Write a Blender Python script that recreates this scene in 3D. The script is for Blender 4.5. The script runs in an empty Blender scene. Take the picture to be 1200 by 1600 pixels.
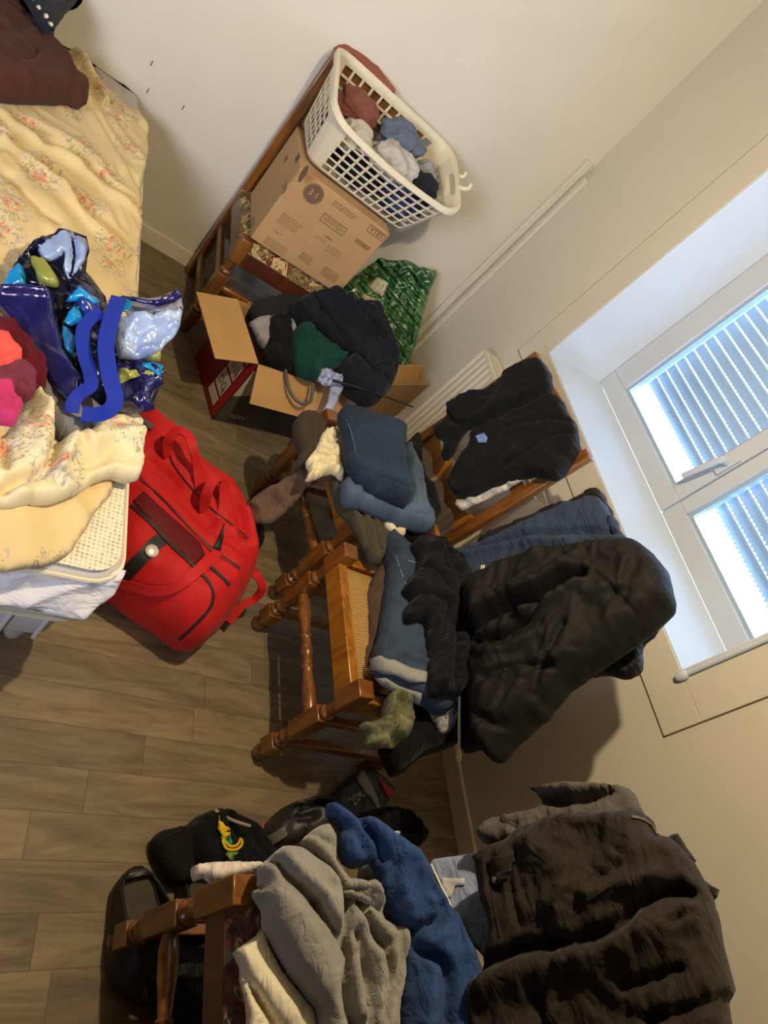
import bpy, math, random
import numpy as np
from mathutils import Vector, Matrix, geometry
from mathutils.bvhtree import BVHTree
random.seed(4)
SC = bpy.context.scene
COL = SC.collection

# ---------------------------------------------------------------- camera, world, lights, exposure
RW = np.array([[0.11964752, 0.75025376, 0.65023363],
               [0.78656199, 0.32800654, -0.52319399],
               [-0.60580913, 0.57404792, -0.55087592]])   # rows: camera right, down, forward in the room's axes
CAM = np.array([0., 0., 1.65]); FPX = 1047.35
cd = bpy.data.cameras.new('camera'); cam = bpy.data.objects.new('camera', cd); COL.objects.link(cam)
cd.sensor_width = 36; cd.sensor_fit = 'AUTO'; cd.lens = FPX * 36 / 1600; cd.clip_start = .02
mw = Matrix.Identity(4)
for i in range(3):
    mw[i][0] = RW[0][i]; mw[i][1] = -RW[1][i]; mw[i][2] = -RW[2][i]; mw[i][3] = CAM[i]
cam.matrix_world = mw
SC.camera = cam

SC.view_settings.view_transform = 'Standard'; SC.view_settings.look = 'None'
SC.view_settings.gamma = 1; SC.view_settings.use_curve_mapping = False
SC.view_settings.exposure = 0.0
SC.cycles.use_denoising = True
SC.cycles.max_bounces = 6

wd = bpy.data.worlds.new('daylight'); SC.world = wd; wd.use_nodes = True
wn = wd.node_tree.nodes; wn['Background'].inputs[0].default_value = (.86, .94, 1, 1); wn['Background'].inputs[1].default_value = 2.6

def lamp(name, kind, loc, energy, color, size=.05, sy=None, target=None, spread=180):
    l = bpy.data.lights.new(name, kind); l.energy = energy; l.color = color
    if kind == 'AREA':
        l.size = size; l.spread = math.radians(spread)
        if sy: l.shape = 'RECTANGLE'; l.size_y = sy
    else: l.shadow_soft_size = size
    o = bpy.data.objects.new(name, l); COL.objects.link(o); o.location = loc
    if target is not None:
        o.rotation_euler = (Vector(target) - Vector(loc)).to_track_quat('-Z', 'Y').to_euler()
    return o
lamp('ceiling_bulb_light', 'POINT', (-.82, .60, 2.08), 92, (1, .80, .52), .022)
lamp('daylight_behind_light', 'AREA', (.9, -1.45, 1.5), 20, (.78, .84, 1), 1.0, 1.0, (-2.75, .45, 1.15), 75)
lamp('daylight_window_light', 'AREA', (-1.32, 2.42, 1.75), 210, (.42, .66, 1), 1.3, 1.3, (-1.32, 1, 1.3))

# ---------------------------------------------------------------- geometry helpers
def ray(px, py):
    v = RW.T @ np.array([(px - 600) / FPX, (py - 800) / FPX, 1.]); return v
def on_plane(px, py, P, N):
    v = ray(px, py); t = np.dot(np.asarray(P) - CAM, N) / np.dot(v, N); return CAM + t * v
def atZ(px, py, z): return on_plane(px, py, (0, 0, z), (0, 0, 1.))

def lin(h):
    if isinstance(h, (tuple, list)): return tuple(h[:3]) + (1,)
    c = [int(h[i:i+2], 16) / 255 for i in (0, 2, 4)]
    return tuple(x / 12.92 if x < .04045 else ((x + .055) / 1.055) ** 2.4 for x in c) + (1,)

class MB:
    def __init__(s): s.v = []; s.f = []
    def add(s, v, f):
        n = len(s.v); s.v += [tuple(map(float, p)) for p in v]; s.f += [tuple(i + n for i in q) for q in f]; return s
    def box(s, lo, hi, T=None):
        x0, y0, z0 = lo; x1, y1, z1 = hi
        v = [(x0,y0,z0),(x1,y0,z0),(x1,y1,z0),(x0,y1,z0),(x0,y0,z1),(x1,y0,z1),(x1,y1,z1),(x0,y1,z1)]
        if T: v = [T(p) for p in v]
        return s.add(v, [(0,3,2,1),(4,5,6,7),(0,1,5,4),(1,2,6,5),(2,3,7,6),(3,0,4,7)])
    def hexa(s, b, t):   # bottom 4, top 4
        return s.add(list(b) + list(t), [(3,2,1,0),(4,5,6,7),(0,1,5,4),(1,2,6,5),(2,3,7,6),(3,0,4,7)])
    def lathe(s, prof, a, b, n=20, T=None):   # prof: (t 0..1, radius) along a->b
        a = np.array(a, float); b = np.array(b, float); d = b - a; dn = d / np.linalg.norm(d)
        h = np.array([0, 0, 1.]) if abs(dn[2]) < .9 else np.array([1., 0, 0])
        u = np.cross(dn, h); u /= np.linalg.norm(u); w = np.cross(dn, u)
        v = []; f = []
        for t, r in prof:
            for k in range(n):
                an = 2 * math.pi * k / n
                p = a + d * t + r * (math.cos(an) * u + math.sin(an) * w); v.append(T(p) if T else p)
        m = len(prof)
        for i in range(m - 1):
            for k in range(n):
                k2 = (k + 1) % n; f.append((i*n+k, i*n+k2, (i+1)*n+k2, (i+1)*n+k))
        f.append(tuple(range(n))[::-1]); f.append(tuple((m-1)*n + k for k in range(n)))
        return s.add(v, f)
    def tube(s, pts, r, n=10, closed=False):
        P = [np.array(p, float) for p in pts]; v = []; f = []; N = len(P)
        prev = None
        for i, p in enumerate(P):
            d = P[(i+1) % N if closed else min(i+1, N-1)] - P[(i-1) % N if closed else max(i-1, 0)]
            d /= (np.linalg.norm(d) + 1e-9)
            if prev is None:
                h = np.array([0,0,1.]) if abs(d[2]) < .9 else np.array([1.,0,0]); u = np.cross(d, h)
            else: u = prev - np.dot(prev, d) * d
            u /= (np.linalg.norm(u) + 1e-9); prev = u; w = np.cross(d, u)
            rr = r[i] if hasattr(r, '__len__') else r
            for k in range(n):
                a = 2*math.pi*k/n; v.append(p + rr*(math.cos(a)*u + math.sin(a)*w))
        for i in range(N if closed else N - 1):
            j = (i+1) % N
            for k in range(n): k2 = (k+1) % n; f.append((i*n+k, i*n+k2, j*n+k2, j*n+k))
        if not closed: f.append(tuple(range(n))[::-1]); f.append(tuple((N-1)*n+k for k in range(n)))
        return s.add(v, f)
    def ribbon(s, pts, nrm, width, thick):   # strip along pts, flat across nrm
        P = [np.array(p, float) for p in pts]; N = len(P); v = []; f = []
        for i, p in enumerate(P):
            d = P[min(i+1, N-1)] - P[max(i-1, 0)]; d /= (np.linalg.norm(d)+1e-9)
            n = np.array(nrm[i] if isinstance(nrm, list) else nrm, float)
            sd = np.cross(d, n); sd /= (np.linalg.norm(sd)+1e-9); n = np.cross(sd, d)
            w = width[i] if hasattr(width, '__len__') else width
            for a, b in ((-1,-1),(1,-1),(1,1),(-1,1)): v.append(p + sd*a*w/2 + n*b*thick/2)
        for i in range(N-1):
            for k in range(4): k2=(k+1)%4; f.append((i*4+k, i*4+k2, (i+1)*4+k2, (i+1)*4+k))
        f.append((3,2,1,0)); f.append(tuple((N-1)*4+k for k in range(4)))
        return s.add(v, f)

def props(o, label=None, cat=None, group=None, kind=None):
    if label: o['label'] = label
    if cat: o['category'] = cat
    if group: o['group'] = group
    if kind: o['kind'] = kind
    return o
def empty(name, loc, label, cat, group=None):
    o = bpy.data.objects.new(name, None); COL.objects.link(o); o.location = loc; o.empty_display_size = .05
    return props(o, label, cat, group)
def wloc(o):
    p = np.zeros(3)
    while o is not None: p += np.array(o.location); o = o.parent
    return p
def build(mb, name, mat, parent=None, smooth=40, bevel=0, seg=2, label=None, cat=None, group=None, kind=None, uv=None, sub=0):
    if isinstance(mb, MB): V, F = np.array(mb.v, float), mb.f
    else: V, F = np.asarray(mb[0], float), mb[1]
    base = np.array([(V[:,0].min()+V[:,0].max())/2, (V[:,1].min()+V[:,1].max())/2, V[:,2].min()])
    me = bpy.data.meshes.new(name)
    me.from_pydata((V - base).tolist(), [], [tuple(map(int, f)) for f in F]); me.update()
    if smooth:
        me.polygons.foreach_set('use_smooth', [True]*len(me.polygons))
        if smooth < 180: me.set_sharp_from_angle(angle=math.radians(smooth))
    if uv is not None:
        l = me.uv_layers.new(name='uv'); idx = np.zeros(len(me.loops), int); me.loops.foreach_get('vertex_index', idx)
        l.data.foreach_set('uv', np.asarray(uv, float)[idx].ravel())
    o = bpy.data.objects.new(name, me); COL.objects.link(o)
    for m in (mat if isinstance(mat, list) else [mat]): me.materials.append(m)
    o.parent = parent
    o.location = base - (wloc(parent) if parent else 0)
    if bevel:
        b = o.modifiers.new('bevel', 'BEVEL'); b.width = bevel; b.segments = seg; b.limit_method = 'ANGLE'; b.angle_limit = math.radians(35)
    if sub: q = o.modifiers.new('sub', 'SUBSURF'); q.levels = sub; q.render_levels = sub
    return props(o, label, cat, group, kind)

# ---------------------------------------------------------------- noise
_g = np.random.RandomState(11); _perm = _g.permutation(512); _perm = np.r_[_perm, _perm, _perm]
_gr = _g.normal(size=(512, 3)); _gr /= np.linalg.norm(_gr, axis=1)[:, None]
def pn(p):
    p = np.asarray(p, float); i = np.floor(p).astype(int); f = p - i; i = i & 511
    u = f*f*f*(f*(f*6-15)+10); out = 0
    for dx in (0,1):
        for dy in (0,1):
            for dz in (0,1):
                h = _perm[(_perm[(_perm[(i[:,0]+dx) & 511] + i[:,1]+dy) & 511] + i[:,2]+dz) & 511] & 511
                g = _gr[h]; d = (f - [dx,dy,dz]); w = (u[:,0] if dx else 1-u[:,0])*(u[:,1] if dy else 1-u[:,1])*(u[:,2] if dz else 1-u[:,2])
                out = out + w*(g*d).sum(1)
    return out * 1.5
def wrinkle(uv, amp, scale, ang=0, stretch=2.5, seed=0, warp=.5):
    a = math.radians(ang); c, s = math.cos(a), math.sin(a)
    x = (uv[:,0]*c + uv[:,1]*s) / (scale*stretch); y = (-uv[:,0]*s + uv[:,1]*c) / scale
    z = np.full_like(x, seed*7.31)
    q = pn(np.c_[x*1.3+5, y*.6, z+3]); x2 = x + warp*q; y2 = y + warp*pn(np.c_[x*.8, y*.8+9, z+8])*1.6
    n = pn(np.c_[x2, y2, z]); r = 1 - np.abs(n)*2.2; r = np.clip(r, -1, 1)
    n2 = pn(np.c_[x2*2.1+3, y2*2.1, z+1]); r2 = np.clip(1-np.abs(n2)*2.2, -1, 1)
    n3 = pn(np.c_[x2*4.6+3, y2*4.2, z+2]); r3 = 1-np.abs(n3)*2.2
    bil = np.abs(pn(np.c_[x2*1.4+7, y2*1.5, z+5]))*2.2
    return amp*(.62*(r*np.abs(r) - .25) + .35*(r2*r2 - .4) + .16*(r3-.5) + .5*(bil-.5) + .55*np.tanh(9*pn(np.c_[x*.75+q*.5+11, y*.42+q*.3, z+6])))

def catmull(P, closed=True, step=None, k=6):
    P = np.asarray(P, float); n = len(P); out = []
    rng = range(n) if closed else range(n-1)
    for i in rng:
        if closed: a,b,c,d = P[(i-1)%n], P[i], P[(i+1)%n], P[(i+2)%n]
        else: a,b,c,d = P[max(i-1,0)], P[i], P[i+1], P[min(i+2,n-1)]
        m = max(2, int(np.linalg.norm(c-b)/step)) if step else k
        for j in range(m):
            t = j/m
            out.append(.5*((2*b)+(-a+c)*t+(2*a-5*b+4*c-d)*t*t+(-a+3*b-3*c+d)*t**3))
    if not closed: out.append(P[-1])
    return np.array(out)
def segdist(Q, A, B):
    out = np.full(len(Q), 9e9)
    for a, b in zip(A, B):
        ab = b-a; t = np.clip(((Q-a)@ab)/(ab@ab+1e-12), 0, 1); d = np.hypot(*(Q-(a+t[:,None]*ab)).T); out = np.minimum(out, d)
    return out
def inside(Q, P):
    c = np.zeros(len(Q), bool); n = len(P); j = n-1
    for i in range(n):
        yi, yj = P[i,1], P[j,1]
        if yi != yj:
            m = ((yi > Q[:,1]) != (yj > Q[:,1])) & (Q[:,0] < (P[j,0]-P[i,0])*(Q[:,1]-yi)/(yj-yi)+P[i,0]); c ^= m
        j = i
    return c

BV = {}; FK = 1.5
def cloth(name, mat, pts, pl, th=.03, rim=.03, w=0, ctrl=(), folds=(), wr=(), seed=1, back=.5, res=.009, zmin=None,
          smoothpts=True, parent=None, ripple=.007, xmin=None, ymax=None, sharp=180, **kw):
    """A cloth body: its outline stands in the plane pl=(point, normal), it has real thickness, folds and creases."""
    P = np.array(pl[0], float); N = np.array(pl[1], float); N /= np.linalg.norm(N); P = P + N*w
    h = np.array([0,0,1.]) if abs(N[2]) < .8 else np.array([0,1.,0]); U = np.cross(h, N); U /= np.linalg.norm(U); V = np.cross(N, U)
    def uv(p): q = on_plane(p[0], p[1], P, N) - P; return np.array([q@U, q@V])
    O = np.array([uv(p) for p in pts])
    stp = res*1.3
    if smoothpts: O = catmull(O, True, stp)
    else:
        o2 = []
        for i in range(len(O)):
            a, b = O[i], O[(i+1) % len(O)]; m = max(1, int(np.linalg.norm(b-a)/stp)); o2 += [a+(b-a)*j/m for j in range(m)]
        O = np.array(o2)
    jn = pn(np.c_[O/.035, np.full(len(O), seed*2.3)]); O = O + (np.c_[jn, np.roll(jn, 7)])*.004
    g = np.mgrid[O[:,0].min():O[:,0].max():res, O[:,1].min():O[:,1].max():res*.866]
    gx = g[0].copy(); gx[:, ::2] += res/2; G = np.c_[gx.ravel(), g[1].ravel()]
    G = G[inside(G, O)]; D = segdist(G, O, np.roll(O, -1, 0)); keep = D > res*.55; G = G[keep]; D = D[keep]
    n0 = len(O); allp = [Vector(p) for p in np.r_[O, G]]
    r = geometry.delaunay_2d_cdt(allp, [(i, (i+1) % n0) for i in range(n0)], [], 1, 1e-7)
    vv = np.array([tuple(p) for p in r[0]]); ff = r[2]
    src = np.array([min(o) if len(o) else -1 for o in r[3]])
    bd = np.array([(s >= 0 and s < n0) for s in src])
    d = segdist(vv, O, np.roll(O, -1, 0)); bd = bd | (d < 1e-5); d[bd] = 0
    t = np.clip(d/(rim*.62), 0, 1); p = np.sqrt(np.clip(1-(1-t)**2, 0, 1))
    hgt = th*p*(1 + .0*d)
    add = np.zeros(len(vv))
    for (poly, wd_, dp) in folds:
        L = catmull([uv(q) for q in poly], False, res*2); dd = segdist(vv, L[:-1], L[1:])
        add += FK*dp*np.exp(-(dd/(wd_*.85))**2)
    for k, a in enumerate(wr): add += wrinkle(vv, *a[:2], *(a[2:] if len(a) > 2 else ()), seed=seed+k*3)
    front = hgt + p*add
    base = P + vv[:, :1]*U + vv[:, 1:]*V
    base = base + N*(ripple*pn(np.c_[vv/.07, np.full(len(vv), seed*1.7)]))[:,None]
    if ctrl:
        cu = np.array([uv(c) for c in ctrl]); ch = np.array([c[2] for c in ctrl]); 
        dist = np.hypot(vv[:,None,0]-cu[None,:,0], vv[:,None,1]-cu[None,:,1])+.01
        wt = 1/dist**2.5; off = (wt*ch).sum(1)/wt.sum(1)
        rr = base - CAM; rr /= np.linalg.norm(rr, axis=1)[:,None]; base = base + rr*(off/(rr@N))[:,None]
    F_ = base + N*front[:,None]; B_ = base - N*(th*back*p)[:,None]
    for q in (F_, B_):
        if zmin is not None: q[:,2] = np.maximum(q[:,2], zmin)
        if xmin is not None: q[:,0] = np.maximum(q[:,0], xmin)
        if ymax is not None: q[:,1] = np.minimum(q[:,1], ymax)
    n = len(vv); bidx = np.where(bd)[0]; mp = np.arange(n) + n
    mp[bidx] = bidx
    VV = np.r_[F_, B_]; fr = [tuple(f) for f in ff]; bk = [tuple(int(mp[i]) for i in f[::-1]) for f in ff]
    # orientation: front faces along N
    if fr:
        a, b, c = VV[list(fr[0][:3])]
        if np.cross(b-a, c-a) @ N < 0: fr = [f[::-1] for f in fr]; bk = [f[::-1] for f in bk]
    used = np.zeros(2*n, bool)
    for f in fr+bk: used[list(f)] = True
    re = np.cumsum(used)-1; VV2 = VV[used]; UV = np.r_[vv, vv][used]
    FF = [tuple(int(re[i]) for i in f) for f in fr+bk]
    o = build((VV2, FF), name, mat, parent, smooth=sharp, uv=UV, **kw)
    BV[o.name] = (BVHTree.FromPolygons([tuple(x) for x in F_], [tuple(f) for f in ff]), N)
    return o
def hit(o, px, py, off=.0):
    bv, N = BV[o.name] if not isinstance(o, tuple) else o
    r = Vector(ray(px, py)).normalized(); q = bv.ray_cast(Vector(CAM), r)
    if q[0] is None: q = bv.find_nearest(Vector(CAM) + r*1.6) if False else (None, None)
    return q
def bvh_of(o):
    me = o.data; M = np.array(wloc(o)); return (BVHTree.FromPolygons([tuple(np.array(v.co)+M) for v in me.vertices], [tuple(p.vertices) for p in me.polygons]), np.array([0,0,1.]))
def strip(o, name, mat, pts, width, thick=.004, off=.003, parent=None, k=8, up=None, tube=False, closed=False, **kw):
    """A strap, seam or piping lying on the surface of o."""
    Q = catmull(pts, closed, 7) ; P3 = []; Ns = []
    for i, (x, y) in enumerate(Q):
        h = hit(o, x, y)
        if h[0] is None: continue
        n = np.array(h[1]); 
        if n @ ray(x, y) > 0: n = -n
        lift = up(i/(len(Q)-1)) if up else 0
        P3.append(np.array(h[0]) + n*off + np.array([0,0,1.])*lift); Ns.append(n)
    if len(P3) < 2: return None
    P3 = np.array(P3); Ns = np.array(Ns)
    for _ in range(3):
        P3[1:-1] = P3[1:-1]*.5 + .25*(P3[:-2]+P3[2:]); Ns[1:-1] = Ns[1:-1]*.5 + .25*(Ns[:-2]+Ns[2:])
    m = MB()
    if tube: m.tube(P3, width/2, 6)
    else: m.ribbon(list(P3), [n for n in Ns], width, thick)
    return build(m, name, mat, parent, **kw)
def strap(name, mat, pts3, width, thick, nrm, parent=None, **kw):
    P = catmull(pts3, False, None, 6); return build(MB().ribbon(list(P), nrm, width, thick), name, mat, parent, **kw)
def on_patch(o, name, mat, pts, off=.002, thick=.002, parent=None, res=None, **kw):
    """A flat piece (patch, panel, label) sewn on the surface of o."""
    Q = np.array(pts, float); st = res or 6
    e = []
    for i in range(len(Q)):
        a, b = Q[i], Q[(i+1) % len(Q)]; m = max(1, int(np.linalg.norm(b-a)/st)); e += [a+(b-a)*j/m for j in range(m)]
    e = np.array(e)
    g = np.mgrid[Q[:,0].min():Q[:,0].max():st, Q[:,1].min():Q[:,1].max():st]; G = np.c_[g[0].ravel(), g[1].ravel()]
    G = G[inside(G, e)]; 
    if len(G): G = G[segdist(G, e, np.roll(e,-1,0)) > st*.5]
    A = np.r_[e, G] if len(G) else e
    r = geometry.delaunay_2d_cdt([Vector(p) for p in A], [(i,(i+1)%len(e)) for i in range(len(e))], [], 1, 1e-4)
    top = []; bot = []; last = None
    for p in r[0]:
        h = hit(o, p[0], p[1])
        if h[0] is None:
            if last is None:
                top.append(None); bot.append(None); continue
            top.append(last[0]); bot.append(last[1]); continue
        n = np.array(h[1]); 
        if n @ ray(p[0], p[1]) > 0: n = -n
        q = np.array(h[0]); last = (q+n*(off+thick), q+n*(off-.001)); top.append(last[0]); bot.append(last[1])
    ok = [i for i, t in enumerate(top) if t is not None]
    if not ok: return None
    for i in range(len(top)):
        if top[i] is None: top[i] = top[ok[0]]; bot[i] = bot[ok[0]]
    n = len(top); ff = [tuple(f) for f in r[2]]
    cnt = {}
    for f in ff:
        for a, b in zip(f, f[1:]+f[:1]): cnt[(a,b)] = 1
    side = [(a, b, b+n, a+n) for (a,b) in cnt if (b,a) not in cnt]
    return build((np.array(top+bot), ff+[tuple(i+n for i in f[::-1]) for f in ff]+[s[::-1] for s in side]), name, mat, parent, smooth=180, **kw)
def blob(name, mat, c, r, seed=1, amp=.25, scale=.06, sub=5, zmin=None, parent=None, **kw):
    import bmesh
    bm = bmesh.new(); bmesh.ops.create_icosphere(bm, subdivisions=sub, radius=1); V = np.array([v.co[:] for v in bm.verts]); F = [tuple(v.index for v in f.verts) for f in bm.faces]; bm.free()
    r = np.array(r, float); P = V*r
    q = P/scale; n = pn(q+seed*3.7); n2 = pn(q*2.1+seed); rr = (1-np.abs(n)*2.2)*.6 + (1-np.abs(n2)*2)*.3 - .4
    low = pn(V*1.3+seed*5)
    P = P*(1 + .25*low[:,None]) + V*(amp*rr*min(r))[:,None]
    P = P + np.array(c)
    if zmin is not None: P[:,2] = np.maximum(P[:,2], zmin)
    return build((P, F), name, mat, parent, smooth=180, **kw)

# ---------------------------------------------------------------- materials
MATS = {}
def nodes(name):
    m = bpy.data.materials.new(name); m.use_nodes = True; nt = m.node_tree; return m, nt, nt.nodes['Principled BSDF']
def N_(nt, t, **kw):
    n = nt.nodes.new(t)
    for k, v in kw.items():
        if k in ('op',): n.operation = v
        else: setattr(n, k, v)
    return n
def plain(name, col, rough=.5, metal=0, var=.0, vscale=8, bump=0, bscale=200, coat=0, spec=.5, trans=0, alpha=1, emit=None, es=0, sheen=0, coord='Object', stretch=(1,1,1), col2=None):
    m, nt, b = nodes(name); b.inputs['Roughness'].default_value = rough; b.inputs['Metallic'].default_value = metal
    b.inputs['Specular IOR Level'].default_value = spec; b.inputs['Coat Weight'].default_value = coat
    b.inputs['Transmission Weight'].default_value = trans; b.inputs['Alpha'].default_value = alpha
    b.inputs['Sheen Weight'].default_value = sheen
    if emit: b.inputs['Emission Color'].default_value = lin(emit); b.inputs['Emission Strength'].default_value = es
    c = lin(col); b.inputs['Base Color'].default_value = c
    if var or bump or col2:
        tc = N_(nt, 'ShaderNodeTexCoord'); mp = N_(nt, 'ShaderNodeMapping'); mp.inputs['Scale'].default_value = stretch
        nt.links.new(tc.outputs[coord], mp.inputs[0])
    if var or col2:
        no = N_(nt, 'ShaderNodeTexNoise'); no.inputs['Scale'].default_value = vscale; no.inputs['Detail'].default_value = 5; no.inputs['Roughness'].default_value = .6
        rp = N_(nt, 'ShaderNodeValToRGB'); rp.color_ramp.elements[0].position = .32; rp.color_ramp.elements[1].position = .68
        c2 = lin(col2) if col2 else tuple(min(1, x*(1+var)) for x in c[:3])+(1,)
        c1 = c if col2 else tuple(x*(1-var) for x in c[:3])+(1,)
        rp.color_ramp.elements[0].color = c1; rp.color_ramp.elements[1].color = c2
        nt.links.new(mp.outputs[0], no.inputs['Vector']); nt.links.new(no.outputs[0], rp.inputs[0]); nt.links.new(rp.outputs[0], b.inputs['Base Color'])
    if bump:
        n2 = N_(nt, 'ShaderNodeTexNoise'); n2.inputs['Scale'].default_value = bscale; n2.inputs['Detail'].default_value = 3
        bp = N_(nt, 'ShaderNodeBump'); bp.inputs['Strength'].default_value = bump; bp.inputs['Distance'].default_value = .003
        nt.links.new(mp.outputs[0], n2.inputs['Vector']); nt.links.new(n2.outputs[0], bp.inputs['Height']); nt.links.new(bp.outputs[0], b.inputs['Normal'])
    return m
def fabric(name, col, var=.12, rough=.95, bump=.25, vscale=14, sheen=.05, col2=None, bscale=420, crease=.55):
    m = plain(name, col, rough, var=var, vscale=vscale, bump=bump, bscale=bscale, sheen=sheen, coord='UV', spec=.2, col2=col2)
    nt = m.node_tree; L = nt.links.new; b = nt.nodes['Principled BSDF']; old = b.inputs['Normal'].links[0].from_socket
    tc = nt.nodes.new('ShaderNodeTexCoord'); mp = nt.nodes.new('ShaderNodeMapping'); mp.inputs['Rotation'].default_value = (0, 0, .6); mp.inputs['Scale'].default_value = (1, 2.1, 1)
    no = nt.nodes.new('ShaderNodeTexNoise'); no.inputs['Scale'].default_value = 13; no.inputs['Detail'].default_value = 3; no.inputs['Distortion'].default_value = .9
    a = nt.nodes.new('ShaderNodeMath'); a.operation = 'SUBTRACT'; a.inputs[1].default_value = .5; c = nt.nodes.new('ShaderNodeMath'); c.operation = 'ABSOLUTE'
    L(tc.outputs['UV'], mp.inputs[0]); L(mp.outputs[0], no.inputs['Vector']); L(no.outputs[0], a.inputs[0]); L(a.outputs[0], c.inputs[0])
    bp = nt.nodes.new('ShaderNodeBump'); bp.inputs['Strength'].default_value = crease; bp.inputs['Distance'].default_value = .03
    L(c.outputs[0], bp.inputs['Height']); L(old, bp.inputs['Normal']); L(bp.outputs[0], b.inputs['Normal']); return m
def wood(name, c1, c2, rough=.33, coat=.35):
    m, nt, b = nodes(name); b.inputs['Roughness'].default_value = rough; b.inputs['Coat Weight'].default_value = coat; b.inputs['Coat Roughness'].default_value = .2
    tc = N_(nt, 'ShaderNodeTexCoord'); mp = N_(nt, 'ShaderNodeMapping'); mp.inputs['Scale'].default_value = (38, 38, 5)
    no = N_(nt, 'ShaderNodeTexNoise'); no.inputs['Scale'].default_value = 1; no.inputs['Detail'].default_value = 6; no.inputs['Distortion'].default_value = 1.2
    rp = N_(nt, 'ShaderNodeValToRGB'); rp.color_ramp.elements[0].position = .3; rp.color_ramp.elements[1].position = .7
    rp.color_ramp.elements[0].color = lin(c1); rp.color_ramp.elements[1].color = lin(c2)
    nt.links.new(tc.outputs['Object'], mp.inputs[0]); nt.links.new(mp.outputs[0], no.inputs['Vector']); nt.links.new(no.outputs[0], rp.inputs[0]); nt.links.new(rp.outputs[0], b.inputs['Base Color'])
    bp = N_(nt, 'ShaderNodeBump'); bp.inputs['Strength'].default_value = .12; bp.inputs['Distance'].default_value = .002
    nt.links.new(no.outputs[0], bp.inputs['Height']); nt.links.new(bp.outputs[0], b.inputs['Normal'])
    return m

M_wall = plain('wall_paint', 'cbc5b6', .85, var=.03, vscale=3, bump=.08, bscale=60)
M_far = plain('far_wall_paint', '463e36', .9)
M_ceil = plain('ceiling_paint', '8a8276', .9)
M_white = plain('white_gloss_paint', 'c6d3e2', .45, var=.02, vscale=5)
M_skirt = plain('skirting_paint', 'd8cfb8', .5, var=.04, vscale=6)
M_pvc = plain('window_plastic', 'c3cbd6', .3)
M_gask = plain('window_gasket', '9fb4c8', .4)
M_dark = plain('dark_plastic', '1c1c1e', .4)
M_woodA = wood('varnished_oak', '553010', '87541f')
M_woodB = wood('varnished_oak_worn', '774613', 'a8701f')
M_woodD = wood('dark_red_and_shaded_wood', '34170c', '5c2c16')
M_floor, nt, b = nodes('vinyl_planks'); b.inputs['Roughness'].default_value = .55; b.inputs['Specular IOR Level'].default_value = .3
def mth(op, a, c=None, nt_=None):
    n = nt.nodes.new('ShaderNodeMath'); n.operation = op
    for i, x in enumerate((a, c)):
        if x is None: continue
        if isinstance(x, (int, float)): n.inputs[i].default_value = x
        else: nt.links.new(x, n.inputs[i])
    return n.outputs[0]
ge = nt.nodes.new('ShaderNodeNewGeometry'); sp = nt.nodes.new('ShaderNodeSeparateXYZ'); nt.links.new(ge.outputs['Position'], sp.inputs[0])
PIT, PL = .0985, .62
xr = mth('DIVIDE', mth('ADD', sp.outputs[0], .172), PIT); row = mth('FLOOR', xr)
wn1 = nt.nodes.new('ShaderNodeTexWhiteNoise'); wn1.noise_dimensions = '1D'; nt.links.new(row, wn1.inputs['W'])
yr = mth('ADD', mth('DIVIDE', sp.outputs[1], PL), mth('MULTIPLY', wn1.outputs[0], 7)); cell = mth('FLOOR', yr)
wn2 = nt.nodes.new('ShaderNodeTexWhiteNoise'); wn2.noise_dimensions = '2D'; cb = nt.nodes.new('ShaderNodeCombineXYZ'); nt.links.new(row, cb.inputs[0]); nt.links.new(cell, cb.inputs[1]); nt.links.new(cb.outputs[0], wn2.inputs['Vector'])
fx = mth('ABSOLUTE', mth('SUBTRACT', mth('FRACT', xr), .5)); fy = mth('ABSOLUTE', mth('SUBTRACT', mth('FRACT', yr), .5))
seam = mth('MAXIMUM', mth('GREATER_THAN', fx, .488), mth('GREATER_THAN', fy, .4980))
cv = nt.nodes.new('ShaderNodeCombineXYZ'); nt.links.new(mth('MULTIPLY', sp.outputs[0], 16), cv.inputs[0]); nt.links.new(mth('MULTIPLY', sp.outputs[1], 2.6), cv.inputs[1]); nt.links.new(mth('MULTIPLY', wn2.outputs[0], 30), cv.inputs[2])
no = nt.nodes.new('ShaderNodeTexNoise'); no.inputs['Scale'].default_value = 1; no.inputs['Detail'].default_value = 7; no.inputs['Distortion'].default_value = 1.6; no.inputs['Roughness'].default_value = .62; nt.links.new(cv.outputs[0], no.inputs['Vector'])
rp = nt.nodes.new('ShaderNodeValToRGB'); rp.color_ramp.elements[0].position = .28; rp.color_ramp.elements[1].position = .75
rp.color_ramp.elements[0].color = lin('5f5140'); rp.color_ramp.elements[1].color = lin('948263'); nt.links.new(no.outputs[0], rp.inputs[0])
mx = nt.nodes.new('ShaderNodeMix'); mx.data_type = 'RGBA'; mx.blend_type = 'MULTIPLY'; mx.inputs[0].default_value = 1
tone = nt.nodes.new('ShaderNodeValToRGB'); tone.color_ramp.elements[0].color = (.72,.70,.72,1); tone.color_ramp.elements[1].color = (1.0,1.0,.96,1); nt.links.new(wn2.outputs[0], tone.inputs[0])
nt.links.new(rp.outputs[0], mx.inputs[6]); nt.links.new(tone.outputs[0], mx.inputs[7])
mx2 = nt.nodes.new('ShaderNodeMix'); mx2.data_type = 'RGBA'; mx2.inputs[7].default_value = lin('4a3b2c'); nt.links.new(mth('MULTIPLY', seam, .6), mx2.inputs[0]); nt.links.new(mx.outputs[2], mx2.inputs[6]); nt.links.new(mx2.outputs[2], b.inputs['Base Color'])

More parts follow.
